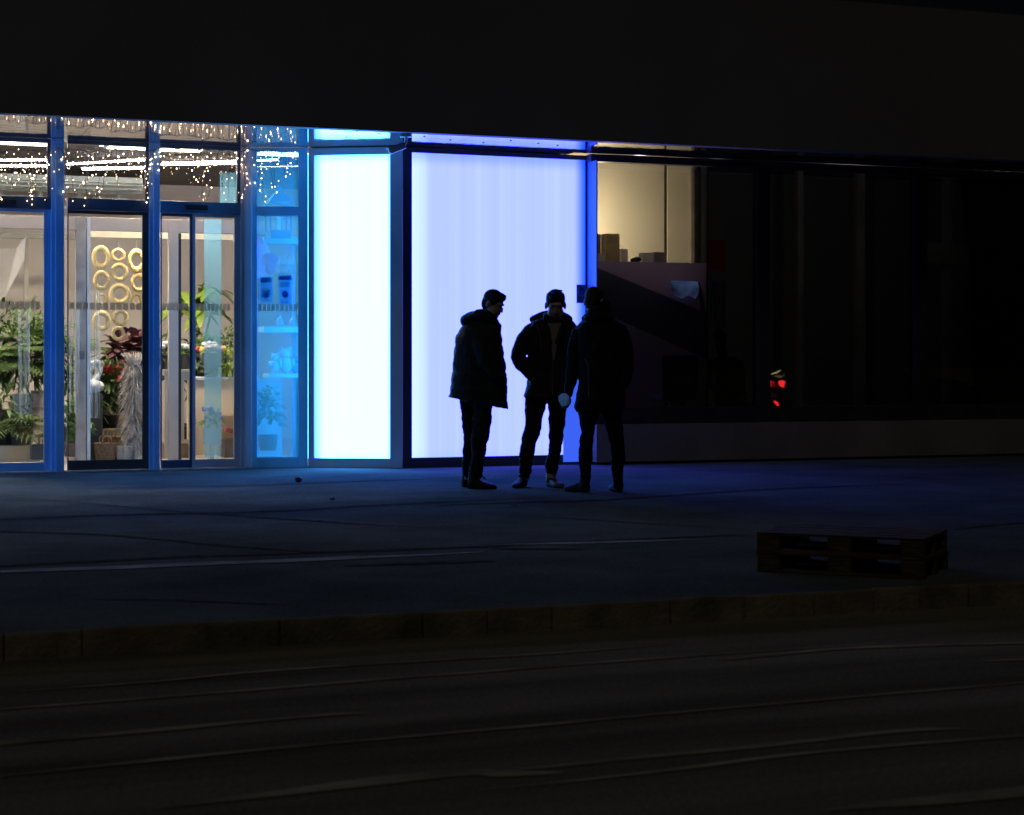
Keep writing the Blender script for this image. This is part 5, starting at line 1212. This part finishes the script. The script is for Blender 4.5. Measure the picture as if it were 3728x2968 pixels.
# ================================================================ PALLETS
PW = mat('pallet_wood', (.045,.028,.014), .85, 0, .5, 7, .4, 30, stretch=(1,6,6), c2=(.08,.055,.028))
def pallet(parent_loc, rz, label, w, d, h, lx=0):
    t = thing('wooden_pallet', label, 'pallet', parent_loc, rz, 'pallets stacked near the kerb')
    bh = h*.58; bt = h*.135
    def bd(name, *a):
        b2 = BM(); box(b2, *a, .003); o = obj(name, b2, PW, t)
        for vv in o.data.vertices: vv.co.z += random.uniform(-.0008,.0008)
    for i, y in enumerate((0, d/2-.05*d, d-.1*d)): bd('bottom_board', 0, y+.001, 0, w, y+.1*d+.02, bt)
    for x in (0, w/2-.07*w, w-.14*w):
        for y in (0, d/2-.05*d, d-.1*d): bd('block', x+.002, y+.003, bt+.001, x+.14*w-.002, y+.1*d+.017, bt+bh)
        bd('stringer_board', x, 0.001, bt+bh+.001, x+.14*w, d+.018, bt*2+bh)
    n = 5
    for i in range(n):
        y0 = (d+.02)*i/n; bd('deck_board', -.002+random.uniform(-.006,.006), y0+.004, bt*2+bh+.002, w+random.uniform(-.004,.006), y0+(d+.02)/n-.018, bt*3+bh)
    return t
p0, p1, p2 = gnd(2755,2082), gnd(3378,2103), gnd(3470,2065)
e = p1-p0; wd = e.length; ang = math.atan2(e.y,e.x)-R(8.5); dd = (p2-p1).length*1.12; ph = .111
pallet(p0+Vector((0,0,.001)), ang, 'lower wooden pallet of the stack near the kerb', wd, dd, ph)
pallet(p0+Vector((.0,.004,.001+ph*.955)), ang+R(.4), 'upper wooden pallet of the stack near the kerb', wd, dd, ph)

# ================================================================ CAR across the frame edge (seen only as a reflection in the windows)
CARP = mat('car_paint', (.02,.02,.024), .25, .3, .1, 3)
CGL = mat('car_glass', (.01,.012,.014), .05, 0, .1, 3)
TL = emit('tail_light', (1.0,.03,.03), 7.)
t = thing('parked_car', 'dark hatchback with red tail lights lit, reflected in the dark window', 'car', (18.64, 2.23, -.11), R(16))
prof = [(0,.35),(0,.62),(.06,.92),(.18,1.0),(.55,1.42),(.85,1.47),(1.9,1.47),(2.7,1.02),(3.7,.88),(4.1,.70),(4.2,.40),(4.15,.25),(.05,.25)]
bm = BM()
def sec(y, k): return [bm.verts.new((x+(0 if 1 else 0), y, z if z < .95 else .95+(z-.95)*k)) for x, z in prof]
S = [sec(0,.86),sec(.06,1.),sec(.85,1.03),sec(1.64,1.),sec(1.7,.86)]
for a, b2 in zip(S, S[1:]):
    for i in range(len(prof)): bm.faces.new((a[i], a[(i+1)%len(prof)], b2[(i+1)%len(prof)], b2[i]))
bm.faces.new(S[0][::-1]); bm.faces.new(S[-1]); obj('body', bm, CARP, t)
bm = BM(); bm.faces.new([bm.verts.new(q) for q in ((.20,.16,1.04),(.20,1.54,1.04),(.51,1.48,1.40),(.51,.22,1.40))]); bmesh.ops.solidify(bm, geom=bm.faces[:], thickness=.02); bmesh.ops.translate(bm, vec=(-.022,0,.012), verts=bm.verts[:]); obj('rear_window', bm, CGL, t)
for y, sg in ((-.014,1),(1.714,-1)):
    bm = BM(); bm.faces.new([bm.verts.new(q) for q in ((.5,y,1.0),(2.5,y,1.0),(1.95,y,1.33),(.72,y,1.33))]); bmesh.ops.solidify(bm, geom=bm.faces[:], thickness=.012); obj('side_window', bm, CGL, t)
for y in (.04,1.36):
    sg = 1 if y < .5 else -1; yo = y if y < .5 else y+.30; bm = BM(); tube(bm, [(.0,yo,.80),(-.015,yo+sg*.12,.81),(-.012,yo+sg*.26,.835),(.0,yo+sg*.36,.85)], [.075,.06,.035,.012], 8, .8); obj('tail_light', bm, TL, t)
bm = BM(); tube(bm, [(.10,.15,1.00),(.13,.45,1.03),(.16,.8,1.09)], [.006,.013,.004], 6); obj('rear_glint', bm, emit('glint_yellow',(1,.85,.4),3.), t)  # street light reflection on the car, painted as a glowing streak
bm = BM(); tube(bm, [(-.06,1.2,.42),(-.06,1.5,.36)], .03, 6); obj('fog_light', bm, TL, t)
bm = BM(); box(bm, -.012,.59,.50,.001,1.11,.61,.004); obj('number_plate', bm, PAPER, t)
bm = BM(); box(bm, -.05,.02,.28,.06,1.68,.46,.02); obj('bumper', bm, BLACK, t)
for x in (.75,3.35):
    for y in (-.02,1.52):
        bm = BM(); torus(bm, (x,y+.1,.31), .235, .085, 28, 10); o = obj('wheel', bm, BLACK, t, True)
        bm = BM(); lathe(bm, [(.19,-.06),(.19,.06),(.05,.07)], (0,0,0), 20); bmesh.ops.transform(bm, matrix=Matrix.Translation((x,y+.1,.31)) @ Matrix.Rotation(R(90),4,'X'), verts=bm.verts[:]); obj('rim', bm, ZIP, o)

# ================================================================ LIGHT, SKY, CAMERA
w = D.worlds.new('World'); sc.world = w; w.use_nodes = True; nt = w.node_tree
bg = nt.nodes['Background']; sky = nt.nodes.new('ShaderNodeTexSky'); sky.sky_type = 'NISHITA'; sky.sun_disc = False
sky.sun_elevation = R(48); sky.sun_rotation = R(207.7); sky.dust_density = 4.
L(nt, sky.outputs[0], bg.inputs[0]); bg.inputs[1].default_value = .0004
s = D.lights.new('sun','SUN'); s.energy = .098; s.angle = R(12); s.color = (1,.88,.66)
so = D.objects.new('sun', s); col.objects.link(so); so.rotation_euler = Euler((R(42),0,R(-28)))
lp = D.lights.new('desk_lamp','POINT'); lp.energy = 120; lp.color = (1,.84,.55); lp.shadow_soft_size = .12
lo_ = D.objects.new('desk_lamp', lp); col.objects.link(lo_); lo_.location = at(2134,815,20.85)

cam = D.cameras.new('camera'); co = D.objects.new('camera', cam); col.objects.link(co)
cam.sensor_width = 36; cam.lens = 36*FPX/3728; cam.shift_y = -(1484-HY)/3728; cam.clip_end = 1000
co.location = (0,0,HC); co.rotation_euler = (R(90),0,-R(YAW))
cam.dof.use_dof = True; cam.dof.focus_distance = 16.5; cam.dof.aperture_fstop = 4.0
sc.camera = co
for nm_, e_, c_, p_ in (('board_fill',9.,(1,.85,.95),at(2330,565,18.52)),('room_fill',20.,(1,.92,.8),at(3080,535,22.5)),('room_fill',26.,(1,.92,.8),at(3640,545,22.5))):  # unseen point lights added to lift the board and the dark rooms
    l3 = D.lights.new(nm_,'POINT'); l3.energy = e_; l3.color = c_; l3.shadow_soft_size = .06
    o3 = D.objects.new(nm_, l3); col.objects.link(o3); o3.location = p_
l2 = D.lights.new('curtain_fill','POINT'); l2.energy = .6; l2.color = (.7,.85,1); l2.shadow_soft_size = .05  # unseen point light added to brighten the curtain
l2o = D.objects.new('curtain_fill', l2); col.objects.link(l2o); l2o.location = at(2612,560,19.3)
sc.view_settings.view_transform = 'Standard'; sc.view_settings.look = 'None'; sc.view_settings.exposure = 0; sc.view_settings.gamma = 1
sc.render.engine = 'CYCLES'; sc.cycles.use_denoising = True; sc.cycles.max_bounces = 10; sc.cycles.transparent_max_bounces = 24
sc.cycles.sample_clamp_indirect = 6
